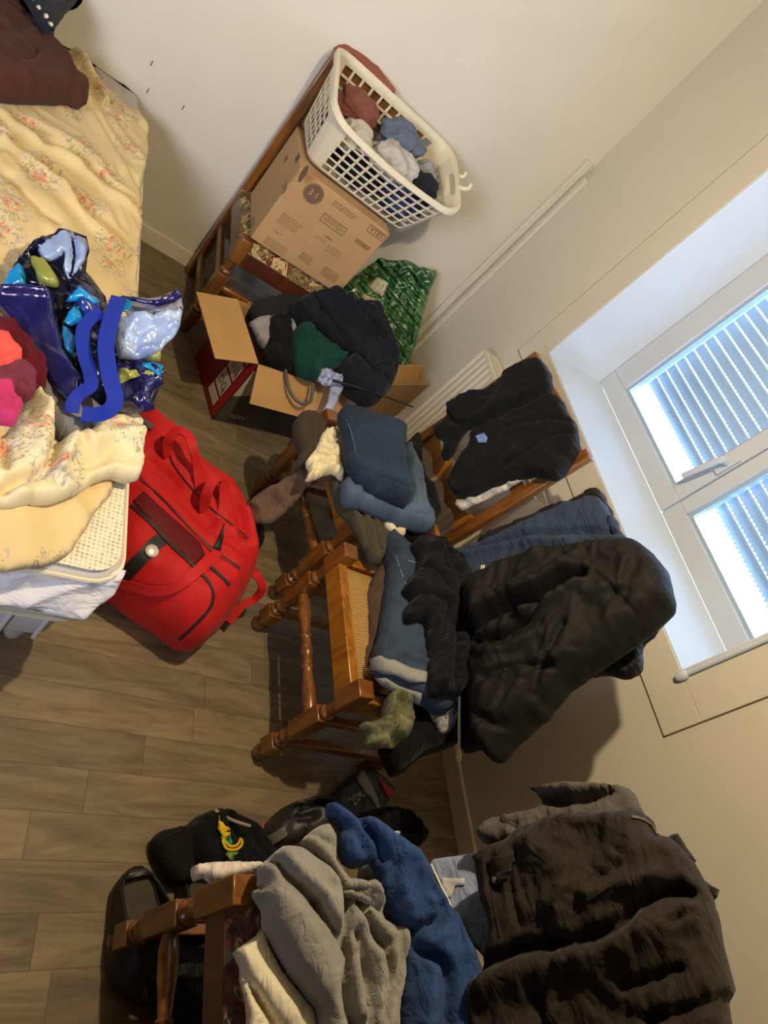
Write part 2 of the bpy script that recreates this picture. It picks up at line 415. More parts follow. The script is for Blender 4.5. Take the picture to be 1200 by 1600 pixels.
# ---------------------------------------------------------------- room
XL, YW, XR, YB, ZC = -2.79, 1.835, 1.5, -1.9, 2.5
OX0, OX1, OZ0, OZ1 = -2.06, -.68, .93, 2.2      # window opening
def st(name, mb, mat, **kw): return build(mb, name, mat, smooth=0, kind='structure', **kw)
st('floor', MB().box((XL-.1, YB-.1, -.06), (XR+.1, YW+.3, 0)), M_floor)
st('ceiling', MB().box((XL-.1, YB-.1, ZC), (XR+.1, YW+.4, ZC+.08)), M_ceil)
st('wall_left', MB().box((XL-.1, YB, 0), (XL, YW+.4, ZC)), M_wall)
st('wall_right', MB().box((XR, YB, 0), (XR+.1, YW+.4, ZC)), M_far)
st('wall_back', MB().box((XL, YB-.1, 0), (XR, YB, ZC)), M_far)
m = MB(); t_ = .36
m.box((XL, YW, 0), (XR, YW+t_, OZ0-.001)); m.box((XL, YW, OZ1), (XR, YW+t_, ZC))
m.box((OX1, YW, OZ0-.001), (XR, YW+t_, OZ1)); m.box((XL, YW, OZ0-.001), (OX0-.001, YW+t_, OZ1))
st('wall_window', m, M_wall)
# white splayed lining of the opening
m = MB(); yf = YW+.2
m.hexa([(OX0, YW-.001, OZ0-.0),(OX1, YW-.001, OZ0),(OX1, yf+.16, OZ0),(OX0, yf+.16, OZ0)], [(OX0, YW-.001, OZ0+.004),(OX1, YW-.001, OZ0+.004),(OX1, yf, 1.0),(OX0, yf, 1.0)])
m.hexa([(OX0-.0, YW-.001, OZ0),(OX0+.004, YW-.001, OZ0),(-1.95, yf, OZ0),(OX0, yf, OZ0)], [(OX0, YW-.001, OZ1),(OX0+.004, YW-.001, OZ1),(-1.95, yf, OZ1),(OX0, yf, OZ1)])
m.box((OX0, yf+.002, OZ0), (-1.952, yf+.06, OZ1)); m.box((OX1-.004, YW-.001, OZ0), (OX1, yf, OZ1)); m.box((OX0, YW-.001, OZ1-.004), (OX1, yf, OZ1))
st('window_1', m, M_white)
win = bpy.data.objects['window_1']
def sash(x0, x1, gx0, gx1):
    z0, z1, gz0, gz1 = 1.0, 2.2, 1.073, 2.12
    y0, y1 = yf, yf+.06
    m = MB().box((x0,y0,z0),(x1,y1,gz0)).box((x0,y0,gz1),(x1,y1,z1)).box((x0,y0,gz0),(gx0,y1,gz1)).box((gx1,y0,gz0),(x1,y1,gz1))
    f = build(m, 'window_sash', M_pvc, win, smooth=30, bevel=.003)
    g = .012; m = MB().box((gx0,y0+.012,gz0),(gx1,y0+.03,gz0+g)).box((gx0,y0+.012,gz1-g),(gx1,y0+.03,gz1)).box((gx0,y0+.012,gz0+g),(gx0+g,y0+.03,gz1-g)).box((gx1-g,y0+.012,gz0+g),(gx1,y0+.03,gz1-g))
    build(m, 'glazing_bead', M_gask, f, smooth=0)
    build(MB().box((gx0+g,y0+.024,gz0+g),(gx1-g,y0+.028,gz1-g)), 'window_pane', M_glass, f, smooth=0)
    return f
M_glass, nt, b = nodes('window_glass')
gl = nt.nodes.new('ShaderNodeBsdfGlossy'); gl.inputs['Roughness'].default_value = .02; tr = nt.nodes.new('ShaderNodeBsdfTransparent'); tr.inputs[0].default_value = (.93,.97,1,1)
ms = nt.nodes.new('ShaderNodeMixShader'); ms.inputs[0].default_value = .05; nt.links.new(tr.outputs[0], ms.inputs[1]); nt.links.new(gl.outputs[0], ms.inputs[2]); nt.links.new(ms.outputs[0], nt.nodes['Material Output'].inputs[0])
s1 = sash(-1.95, -1.284, -1.84, -1.345); s2 = sash(-1.278, -.60, -1.224, -.71)
m = MB().box((-1.318, yf-.012, 1.215), (-1.288, yf, 1.30)); m.lathe([(0,.011),(1,.011)], (-1.303, yf-.012, 1.26), (-1.303, yf-.045, 1.26), 14)
m.tube([(-1.303, yf-.045, 1.262), (-1.306, yf-.05, 1.24), (-1.315, yf-.052, 1.18), (-1.326, yf-.05, 1.13)], [.012, .011, .010, .009], 12)
build(m, 'window_handle', M_pvc, s1, smooth=50, bevel=.002)
# roller shutter outside
M_slat, nt, b = nodes('shutter_slat')
di = nt.nodes.new('ShaderNodeBsdfDiffuse'); di.inputs[0].default_value = lin('b9cddd'); tl = nt.nodes.new('ShaderNodeBsdfTranslucent'); tl.inputs[0].default_value = (.026,.024,.021,1)
ms = nt.nodes.new('ShaderNodeMixShader'); ms.inputs[0].default_value = .55; nt.links.new(di.outputs[0], ms.inputs[1]); nt.links.new(tl.outputs[0], ms.inputs[2]); nt.links.new(ms.outputs[0], nt.nodes['Material Output'].inputs[0])
m = MB(); ys = 2.145; z = 1.135; pitch = .0405
while z < 2.2:
    n = 7; v = []; f = []
    for i in range(n):
        tt = i/(n-1); zz = z + .002 + tt*(pitch-.0060); yy_ = ys - .007*math.sin(math.pi*tt)
        v += [(-2.0, yy_, zz), (-.62, yy_, zz)]
    f = [(2*i, 2*i+1, 2*i+3, 2*i+2) for i in range(n-1)]; m.add(v, f)
    x = -1.99
    while x < -.63:
        m.box((x, ys-.001, z-.0030), (x+.004, ys+.001, z+.0022)); x += .018
    z += pitch
shut = build(m, 'window_2', M_slat, smooth=60, kind='structure')
st('trim_1', MB().box((-2.0, ys+.02, 1.0), (-.6, ys+.05, 1.02)), M_white)
# shallow joints of the lining board around the opening, trunking in the corner, pole end
M_joint = plain('joint_shadow_gap', '57493a', .9)
PX0, PX1, PZ0 = -2.195, -.535, .812
m = MB().box((PX0, YW-.002, PZ0), (PX1, YW+.001, PZ0+.003)).box((PX0, YW-.002, PZ0), (PX0+.003, YW+.001, 2.3)).box((PX1-.003, YW-.002, PZ0), (PX1, YW+.001, 2.3))
st('trim_2', m, M_joint)
st('trim_3', MB().box((PX0+.003, YW-.004, PZ0+.003), (PX1-.003, YW+.001, OZ0)).box((PX0+.003, YW-.004, OZ0), (OX0, YW+.001, 2.3)).box((OX1, YW-.004, OZ0), (PX1-.003, YW+.001, 2.3)), M_wall, bevel=.002)
m = MB(); m.box((XL, YW-.055, .0), (XL+.022, YW-.02, 1.43)); m.box((XL+.03, YW-.02, 0), (XL+.062, YW, 1.38))
build(m, 'trim_4', M_wall, kind='structure', bevel=.004, smooth=40)
m = MB().tube([(-.665, YW-.012, .935), (-.665, YW-.008, 2.2)], .007, 14); m.lathe([(0,.010),(.3,.013),(.8,.013),(1,.009)], (-.665, YW-.012, .915), (-.665, YW-.012, .948), 16)
build(m, 'trim_5', M_white, kind='structure')
st('baseboard_window', MB().box((XL, YW-.014, 0), (XR, YW, .075)), M_skirt, bevel=.004)
st('baseboard_left', MB().box((XL, YB, 0), (XL+.014, YW-.014, .075)), M_skirt, bevel=.004)

# radiator under the window
rad = empty('radiator', (-1.8, 1.76, 0), 'white ribbed panel radiator on the wall under the window', 'radiator')
M_rad = plain('radiator_enamel', 'd5cdbd', .4)
m = MB(); x0, x1 = -2.22, -1.40
n = 132; v = []; f = []
for i in range(n+1):
    x = x0 + (x1-x0)*i/n; y = 1.735 - .006*(.5+.5*math.cos(2*math.pi*i/ (n/22)))
    v += [(x, y, .14), (x, y, .715), (x, 1.755, .14), (x, 1.755, .715)]
for i in range(n):
    a = 4*i; f += [(a, a+4, a+5, a+1), (a+2, a+3, a+7, a+6), (a+1, a+5, a+7, a+3), (a, a+2, a+6, a+4)]
f += [(0,1,3,2), (4*n, 4*n+2, 4*n+3, 4*n+1)]
m.add(v, f); build(m, 'front_panel', M_rad, rad, smooth=50)
build(MB().box((x0, 1.80, .14), (x1, 1.815, .715)), 'rear_panel', M_rad, rad, smooth=0)
m = MB()
for k in range(60): xx_ = x0+.01+k*(x1-x0-.02)/59; m.box((xx_, 1.757, .712), (xx_+.003, 1.803, .722))
m.box((x0, 1.729, .712), (x1, 1.745, .724)); m.box((x0, 1.803, .712), (x1, 1.817, .724))
build(m, 'top_grille', M_rad, rad, smooth=0)
build(MB().box((x1, 1.729, .14), (x1+.004, 1.817, .722)), 'side_cover', M_rad, rad, smooth=0); build(MB().box((x0-.004, 1.729, .14), (x0, 1.817, .722)), 'side_cover', M_rad, rad, smooth=0)
build(MB().tube([(x1+.0, 1.78, .18), (x1+.06, 1.78, .18), (x1+.06, 1.78, .0)], .009, 10), 'pipe', M_rad, rad)

# ---------------------------------------------------------------- chairs
M_rush = None
def rush_mat():
    m, nt, b = nodes('rush_weave'); b.inputs['Roughness'].default_value = .7
    tc = nt.nodes.new('ShaderNodeTexCoord'); wv = nt.nodes.new('ShaderNodeTexWave'); wv.inputs['Scale'].default_value = 55; wv.inputs['Distortion'].default_value = 1.5; wv.inputs['Detail'].default_value = 3; wv.bands_direction = 'X'
    nt.links.new(tc.outputs['Object'], wv.inputs['Vector']); rp = nt.nodes.new('ShaderNodeValToRGB'); rp.color_ramp.elements[0].color = lin('6e4a18'); rp.color_ramp.elements[1].color = lin('c9a055'); nt.links.new(wv.outputs[0], rp.inputs[0]); nt.links.new(rp.outputs[0], b.inputs['Base Color'])
    bp = nt.nodes.new('ShaderNodeBump'); bp.inputs['Strength'].default_value = .6; bp.inputs['Distance'].default_value = .004; nt.links.new(wv.outputs[0], bp.inputs['Height']); nt.links.new(bp.outputs[0], b.inputs['Normal'])
    return m
def tapestry(name, cols, scale=14):
    m, nt, b = nodes(name); b.inputs['Roughness'].default_value = .95
    tc = nt.nodes.new('ShaderNodeTexCoord'); no = nt.nodes.new('ShaderNodeTexNoise'); no.inputs['Scale'].default_value = scale; no.inputs['Detail'].default_value = 2; no.inputs['Distortion'].default_value = 2.6
    nt.links.new(tc.outputs['Object'], no.inputs['Vector']); rp = nt.nodes.new('ShaderNodeValToRGB'); rp.color_ramp.interpolation = 'CONSTANT'
    e = rp.color_ramp.elements; e[0].position = 0; e[0].color = lin(cols[0]); e[1].position = .4; e[1].color = lin(cols[1])
    for i, c in enumerate(cols[2:]): q = e.new(.47 + .07*i); q.color = lin(c)
    nt.links.new(no.outputs[0], rp.inputs[0]); nt.links.new(rp.outputs[0], b.inputs['Base Color'])
    bp = nt.nodes.new('ShaderNodeBump'); bp.inputs['Strength'].default_value = .5; bp.inputs['Distance'].default_value = .004; nt.links.new(no.outputs[0], bp.inputs['Height']); nt.links.new(bp.outputs[0], b.inputs['Normal'])
    return m
M_rush = rush_mat()
M_tap1 = tapestry('tapestry_gold', ['4a4a30', '7a6838', '5a2c18', 'c3a063', '8a8a6a', '3c5040'])
M_tap2 = tapestry('tapestry_red', ['2a1f1c', '5a241c', '3a3c34', '6e3a2a', '8a7458', '2c2a2c'])
def chair(cx, cy, rot, label, seatmat, rake=.07, H=1.03, wd=M_woodA, W=.41, D=.40, seat_z=.455, cushion=False, group=None, railmat=None, drop=.012):
    r = math.radians(rot); c, s = math.cos(r), math.sin(r)
    def T(p): x, y, z = p; return (cx + c*x - s*y, cy + s*x + c*y, z)
    e = empty('dining_chair', T((0, D/2, 0)), label, 'chair', group)
    def blk(m, x, y, z0, z1, h=.0235): 
        m.box((x-h, y-h, z0), (x+h, y+h, z1), T); return m
    for sx in (-1, 1):
        x = sx*W/2; m = MB(); L = seat_z+.04
        def la(z0, z1, prof): m.lathe([(t, rr) for t, rr in prof], (x,0,z0), (x,0,z1), 20, T)
        la(0, .055, [(0,.012),(.12,.018),(.45,.023),(.8,.020),(1,.013)])
        blk(m, x, 0, .055, .115)
        la(.113, .195, [(0,.015),(.08,.021),(.18,.023),(.26,.014),(.33,.014),(.42,.022),(.52,.024),(.62,.020),(.85,.0205),(.93,.024),(1,.018)])
        blk(m, x, 0, .19, .325)
        la(.322, .40, [(0,.014),(.08,.021),(.2,.023),(.32,.015),(.7,.018),(1,.021)])
        blk(m, x, 0, .395, L, .024)
        build(m, 'leg', wd, e, smooth=35, bevel=.004)
        m = MB(); h = .019; y = D
        m.box((x-h, y-h, 0), (x+h, y+h, seat_z+.02), T)
        z0, z1 = seat_z+.02, H
        m.hexa([T(q) for q in ((x-h,y-h,z0),(x+h,y-h,z0),(x+h,y+h,z0),(x-h,y+h,z0))], [T(q) for q in ((x-h,y+rake-h*.8,z1),(x+h,y+rake-h*.8,z1),(x+h,y+rake+h*.8,z1),(x-h,y+rake+h*.8,z1))])
        build(m, 'back_post', wd, e, smooth=35, bevel=.005)
        m = MB()
        m.box((x-.011, .01, .10), (x+.011, D-.01, .135), T); m.box((x-.011, .01, .27), (x+.011, D-.01, .30), T)
        build(m, 'side_stretcher', wd, e, smooth=35, bevel=.003)
    m = MB(); a = -W/2+.018; b_ = W/2-.018
    m.lathe([(0,.012),(.04,.016),(.10,.0195),(.2,.019),(.3,.014),(.36,.013),(.375,.018),(.39,.013),(.42,.016),(.45,.012),(.475,.017),(.5,.018),(.525,.017),(.55,.012),(.58,.016),(.61,.013),(.625,.018),(.64,.013),(.7,.014),(.8,.019),(.9,.0195),(.96,.016),(1,.012)], (a,0,.262), (b_,0,.262), 20, T)
    build(m, 'front_stretcher', wd, e, smooth=60)
    m = MB(); z0, z1 = seat_z-.07, seat_z-.002; q = .014
    m.box((-W/2+.02, -q, z0), (W/2-.02, q, z1), T); m.box((-W/2+.02, D-q, z0), (W/2-.02, D+q, z1), T)
    m.box((-W/2-q, .02, z0), (-W/2+q, D-.02, z1), T); m.box((W/2-q, .02, z0), (W/2+q, D-.02, z1), T)
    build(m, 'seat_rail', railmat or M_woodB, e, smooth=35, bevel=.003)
    # seat: domed slab
    n = 16; v = []; f = []; ex = .012 if cushion else -.004
    zb, zt, dome = (seat_z-.0, seat_z+.035, .018) if cushion else (seat_z-.012, seat_z+.016, .008)
    for j in range(n+1):
        for i in range(n+1):
            u, w = i/n*2-1, j/n*2-1
            k = (max(0, 1-abs(u)**6))*(max(0, 1-abs(w)**6))
            v.append(T((u*(W/2+ex-.018*(not cushion)), D/2+w*(D/2+ex), zb + (zt-zb)*k**.35 + dome*k)))
    f = [(j*(n+1)+i, j*(n+1)+i+1, (j+1)*(n+1)+i+1, (j+1)*(n+1)+i) for j in range(n) for i in range(n)]
    k0 = len(v); bl = [T((sx*(W/2+ex-.018*(not cushion)), D/2+sy*(D/2+ex), zb-.012)) for sx, sy in ((-1,-1),(1,-1),(1,1),(-1,1))]
    mb = MB().add(v, f); 
    ring = [i for i in range(n+1)] + [(j*(n+1)+n) for j in range(1, n+1)] + [n*(n+1)+i for i in range(n-1, -1, -1)] + [j*(n+1) for j in range(n-1, 0, -1)]
    low = [(v[i][0], v[i][1], zb-drop) for i in ring]; L = len(mb.v); mb.v += low
    for i in range(len(ring)): j = (i+1) % len(ring); mb.f.append((ring[j], ring[i], L+i, L+j))
    mb.f.append(tuple(L+i for i in range(len(ring)))[::-1])
    build(mb, 'seat', seatmat, e, smooth=50)
    # back rails
    def yk(z): return D + rake*(z-seat_z)/(H-seat_z)
    zt = H-.03; m = MB(); n = 18; v = []; f = []
    def rail(z0f, z1f, th=.009):
        m = MB(); v = []; f = []
        for i in range(n+1):
            t = i/n; x = -W/2+.014 + t*(W-.028); bow = .012*math.sin(math.pi*t)
            for z in (z0f(t), z1f(t)):
                v.append(T((x, yk(z)+bow-th, z))); v.append(T((x, yk(z)+bow+th, z)))
        for i in range(n):
            a = 4*i; f += [(a, a+4, a+6, a+2), (a+1, a+3, a+7, a+5), (a+2, a+6, a+7, a+3), (a, a+1, a+5, a+4)]
        f += [(0, 2, 3, 1), (4*n, 4*n+1, 4*n+3, 4*n+2)]
        return m.add(v, f)
    build(rail(lambda t: H-.10, lambda t: H-.015+.012*math.sin(math.pi*t)), 'top_rail', wd, e, smooth=35, bevel=.003)
    build(rail(lambda t: seat_z+.30, lambda t: seat_z+.35), 'middle_rail', wd, e, smooth=35, bevel=.003)
    sc = lambda t: .010*math.cos(2*math.pi*t*3)
    build(rail(lambda t: seat_z+.07-sc(t), lambda t: seat_z+.135+sc(t)), 'lower_rail', M_woodB, e, smooth=50, bevel=.002)
    return e
GR = 'matching turned-leg chairs around the room'
chM = chair(-.863, 1.05, 0, 'middle turned-leg wooden chair with rush seat, under jeans and a quilted coat', M_rush, H=.965, group=GR)
chL = chair(-1.405, 1.075, 11, 'wooden chair with scalloped back rail before the radiator, black trousers over its back', M_woodD, group=GR)
chR = chair(-.010, .69, 0, 'wooden chair with red patterned seat, nearest one, under the grey fleece and brown jacket', M_tap2, railmat=M_woodD, seat_z=.49, cushion=True, group=GR)  # shade below the overhanging trousers is put into the seat rail's colour
chT = chair(-2.34, .915, 90, 'wooden chair with gold tapestry seat standing against the left wall under a carton', M_tap1, railmat=M_woodD, drop=.045, rake=.0, H=1.085, cushion=True, group=GR)

# ---------------------------------------------------------------- lettering
def text(name, s, size, loc, right, up, mat, parent, ext=.0006, align='CENTER', sx=1):
    cu = bpy.data.curves.new(name, 'FONT'); cu.body = s; cu.size = size; cu.extrude = ext; cu.align_x = align; cu.align_y = 'CENTER'; cu.resolution_u = 3
    o = bpy.data.objects.new(name, cu); COL.objects.link(o); dg = bpy.context.evaluated_depsgraph_get(); me = bpy.data.meshes.new_from_object(o.evaluated_get(dg))
    bpy.data.objects.remove(o); V = np.array([v.co[:] for v in me.vertices]); F = [tuple(p.vertices) for p in me.polygons]
    R = np.array(right, float); R /= np.linalg.norm(R); U = np.array(up, float); U -= (U@R)*R; U /= np.linalg.norm(U); Nn = np.cross(R, U)
    W = np.array(loc, float) + V[:, :1]*R*sx + V[:, 1:2]*U + V[:, 2:]*Nn
    return build((W, F), name, mat, parent, smooth=0)

# ---------------------------------------------------------------- carton on the tapestry chair
M_card = plain('corrugated_card', 'a58258', .85, var=.06, vscale=7, bump=.05, bscale=90)
M_cardin = plain('card_inside', 'b98f58', .9, var=.07, vscale=9)
M_ink = plain('carton_ink', '5f4a36', .9); M_ink2 = plain('carton_ink_faded', '6e5238', .9)
cx0, cx1, cy0, cy1, cz0, cz1 = -2.655, -2.335, .712, 1.118, .505, .825
ct = empty('cardboard_carton', (-2.495, .915, cz0), 'closed brown carton with 3:1 printed in a dark circle, standing on the tapestry chair', 'box')
build(MB().box((cx0,cy0,cz0),(cx1,cy1,cz1)), 'carton_body', M_card, ct, smooth=30, bevel=.004)
fx_ = cx1+.0008
def onX(px, py): return on_plane(px, py, (cx1,0,0), (1.,0,0))
def onY(px, py): return on_plane(px, py, (0,cy0,0), (0,1.,0))
def disc(c, r, ax, th=.0012, n=36):
    c = np.array(c, float); d = np.array(ax, float); return MB().lathe([(0, r), (1, r)], c, c+d*th, n)
q = onX(490, 303); build(disc(q, .037, (1,0,0)), 'printed_circle', M_ink, ct, smooth=0)
build(MB().tube([q+np.array([.0016, .034*math.cos(a), .034*math.sin(a)]) for a in np.linspace(0, 2*math.pi, 40)[:-1]], .0007, 4, True), 'circle_line', M_card, ct)
text('carton_text', '3:1', .034, q+np.array([.0016,0,0]), (0,1,0), (0,0,1), M_card, ct)
def barX(m, px, py, w, h): q = onX(px, py); m.box((cx1-.0004, q[1]-w/2, q[2]-h/2), (cx1+.0009, q[1]+w/2, q[2]+h/2))
# framed block
q = onX(521, 351); m = MB(); w, h = .105, .034
for a in ((-w/2,-h/2,w/2,-h/2+.0022),(-w/2,h/2-.0022,w/2,h/2),(-w/2,-h/2,-w/2+.0022,h/2),(w/2-.0022,-h/2,w/2,h/2)): m.box((cx1-.0004, q[1]+a[0], q[2]+a[1]), (cx1+.001, q[1]+a[2], q[2]+a[3]))
build(m, 'printed_frame', M_ink, ct, smooth=0)
m = MB(); rr = random.Random(3)
def lines(cxp, cyp, w, n, dz=.0052, mm=None, hh=.0017):
    q = onX(cxp, cyp); mm = MB()
    for i in range(n):
        zz = q[2] - (i-n/2)*dz; y = q[1]-w/2; 
        while y < q[1]+w/2-.008:
            l = min(rr.uniform(.006, .018), q[1]+w/2-y); mm.box((cx1-.0004, y, zz-hh/2), (cx1+.0006, y+l, zz+hh/2)); y += l+.0025
    build(mm, 'printed_lines', M_ink2, ct, smooth=0)
lines(521, 351, .088, 4, mm=m); lines(537, 330, .10, 3, .008, m, .003); lines(452, 350, .085, 8, .006, m); lines(430, 385, .09, 6, .006, m)
lines(520, 395, .07, 4, .008, m); lines(478, 405, .055, 8, .0045, m, .0018); lines(515, 430, .075, 9, .0045, m, .0018); lines(500, 375, .05, 2, .008, m)
q = onX(588, 364); m = MB(); w, h = .075, .03
for a in ((-w/2,-h/2,w/2,-h/2+.002),(-w/2,h/2-.002,w/2,h/2),(-w/2,-h/2,-w/2+.002,h/2),(w/2-.002,-h/2,w/2,h/2)): m.box((cx1-.0004, q[1]+a[0], q[2]+a[1]), (cx1+.001, q[1]+a[2], q[2]+a[3]))
build(m, 'logo_frame', M_ink, ct, smooth=0); text('carton_text', 'VTES', .027, q+np.array([.0008,0,0]), (0,1,0), (0,0,1), M_ink, ct)
text('carton_text', 'S:0820', .012, onX(513, 372)+np.array([.0006,0,0]), (0,1,0), (0,0,1), M_ink2, ct)
text('carton_text', 'T  ❑ Y', .013, onX(430, 363)+np.array([.0006,0,0]), (0,1,0), (0,0,1), M_ink2, ct) if False else text('carton_text', 'Y W Y', .012, onX(433, 363)+np.array([.0006,0,0]), (0,1,0), (0,0,1), M_ink2, ct)
q = onX(567, 383); m = MB(); y = q[1]-.035
while y < q[1]+.03: wdt = rr.choice([.0012,.002,.003]); m.box((cx1-.0004, y, q[2]-.009), (cx1+.0006, y+wdt, q[2]+.009)); y += wdt+rr.choice([.001,.0016])
build(m, 'barcode', M_ink2, ct, smooth=0)
# left face prints
q = onY(474, 272); build(disc(q, .03, (0,-1,0)), 'printed_circle', M_ink2, ct, smooth=0)
m = MB(); q = onY(465, 247); m.box((q[0]-.02, cy0-.001, q[2]-.014), (q[0]+.02, cy0+.0004, q[2]+.014)); build(m, 'printed_block', M_ink, ct, smooth=0)
m = MB(); q = onY(447, 248); m.box((q[0]-.018, cy0-.001, q[2]-.01), (q[0]+.018, cy0+.0004, q[2]+.01)); build(m, 'printed_block', M_ink2, ct, smooth=0)
for (px, py, n) in ((447, 290, 4), (397, 345, 5)):
    q = onY(px, py); m = MB()
    for i in range(n): m.box((q[0]-.03, cy0-.0007, q[2]-i*.007), (q[0]+.03, cy0+.0004, q[2]-i*.007+.002))
    build(m, 'printed_lines', M_ink2, ct, smooth=0)

# ---------------------------------------------------------------- laundry basket
M_bask = plain('basket_plastic', 'd2c8ae', .4, trans=0, spec=.4)
bs = empty('laundry_basket', (-2.56, .96, .832), 'cream plastic laundry basket of clothes standing on the carton', 'basket')
def rrect(t, hx, hy, rad):
    # perimeter point of a rounded rectangle, t in 0..1, counter-clockwise from the middle of +x side
    sx, sy = hx-rad, hy-rad; seg = [2*sy, math.pi/2*rad, 2*sx, math.pi/2*rad]*2; tot = sum(seg); d = (t % 1)*tot - 0
    d = (d + tot) % tot; x, y = hx, -sy; cs = [(hx,-sy,0,1),(0,0,0,0)]
    path = [('l',(hx,-sy),(hx,sy)),('a',(sx,sy),0),('l',(sx,hy),(-sx,hy)),('a',(-sx,sy),90),('l',(-hx,sy),(-hx,-sy)),('a',(-sx,-sy),180),('l',(-sx,-hy),(sx,-hy)),('a',(sx,-sy),270)]
    for p, L in zip(path, seg):
        if d <= L:
            k = d/L
            if p[0] == 'l': return (p[1][0]+(p[2][0]-p[1][0])*k, p[1][1]+(p[2][1]-p[1][1])*k)
            a = math.radians(p[2]+90*k); return (p[1][0]+rad*math.cos(a), p[1][1]+rad*math.sin(a))
        d -= L
    return (hx, -sy)
NC, NR = 40, 6; cols = []
for i in range(NC): cols += [i/NC, (i+.79)/NC]
zb = .835
def bpt(t, v):
    xb, yb = rrect(t, .172, .225, .05); xt, yt = rrect(t, .200, .285, .075)
    X0, Y0 = -2.575+xb, .962+yb; X1, Y1 = -2.515+xt, .975+yt
    front = max(0, min(1, (xt+.2)/.4)); top = 1.115 - .075*front**1.5 - .02*(1-((yt)/.285)**2)*front
    v2 = v; return (X0+(X1-X0)*v2**.9, Y0+(Y1-Y0)*v2**.9, zb + (top-zb)*v2)
rows = [0]; 
for j in range(NR): rows += [.06+ j*.142, .06 + j*.142+.108]
rows += [.935, 1.0]
rows = sorted(set([round(r,4) for r in rows])); V = []; F = []
for v in rows:
    for t in cols: V.append(bpt(t, v))
nc = len(cols)
for j in range(len(rows)-1):
    for i in range(nc):
        t = (cols[i]); hole_c = (i % 2 == 0); hole_r = (j % 2 == 1) and rows[j+1] < .93
        xb, yb = rrect(t+.37/NC, .2, .285, .075); corner = abs(xb) > .135 and abs(yb) > .215
        endh = abs(yb) > .27 and rows[j] > .7
        if hole_c and hole_r and not corner and not endh: continue
        if endh and abs(xb) < .06 and .78 < rows[j] < .9: continue
        i2 = (i+1) % nc; F.append((j*nc+i, j*nc+i2, (j+1)*nc+i2, (j+1)*nc+i))
o = build((V, F), 'basket_wall', M_bask, bs, smooth=50); sm = o.modifiers.new('solid', 'SOLIDIFY'); sm.thickness = .0035; sm.offset = 0
P = [np.array(bpt(t, 1)) for t in np.linspace(0, 1, 97)[:-1]]
cen = np.array([-2.515, .975, 0]); P2 = []
for p in P: d = p-cen; d[2] = 0; d /= np.linalg.norm(d); P2.append(p + d*.008)
m = MB(); N2 = len(P2)
for i, p in enumerate(P2): m.v += [tuple(P[i]+np.array([0,0,.003])), tuple(p+(p-P[i])*.9+np.array([0,0,.001])), tuple(p+(p-P[i])*1.0+np.array([0,0,-.018])), tuple(P[i]+np.array([0,0,-.004]))]
for i in range(N2):
    j = (i+1) % N2
    for k in range(4): k2 = (k+1) % 4; m.f.append((i*4+k, i*4+k2, j*4+k2, j*4+k))
build(m, 'rim', M_bask, bs, smooth=60, bevel=.002)
m = MB(); bt = [bpt(t, 0.0) for t in np.linspace(0, 1, 97)[:-1]]; m.v = bt + [(x, y, z+.004) for x, y, z in bt]; n = len(bt)
m.f = [tuple(range(n))[::-1], tuple(range(n, 2*n))] + [(i, (i+1)%n, (i+1)%n+n, i+n) for i in range(n)]
build(m, 'basket_base', M_bask, bs, smooth=40)
for dx in (-.05, .045):   # hook-shaped handle ends at the far short side
    m = MB(); x = -2.515+dx; m.tube([(x, 1.262, 1.075), (x, 1.285, 1.085), (x+.004, 1.298, 1.10), (x, 1.296, 1.118)], [.010,.010,.009,.007], 10)
    build(m, 'handle', M_bask, bs)

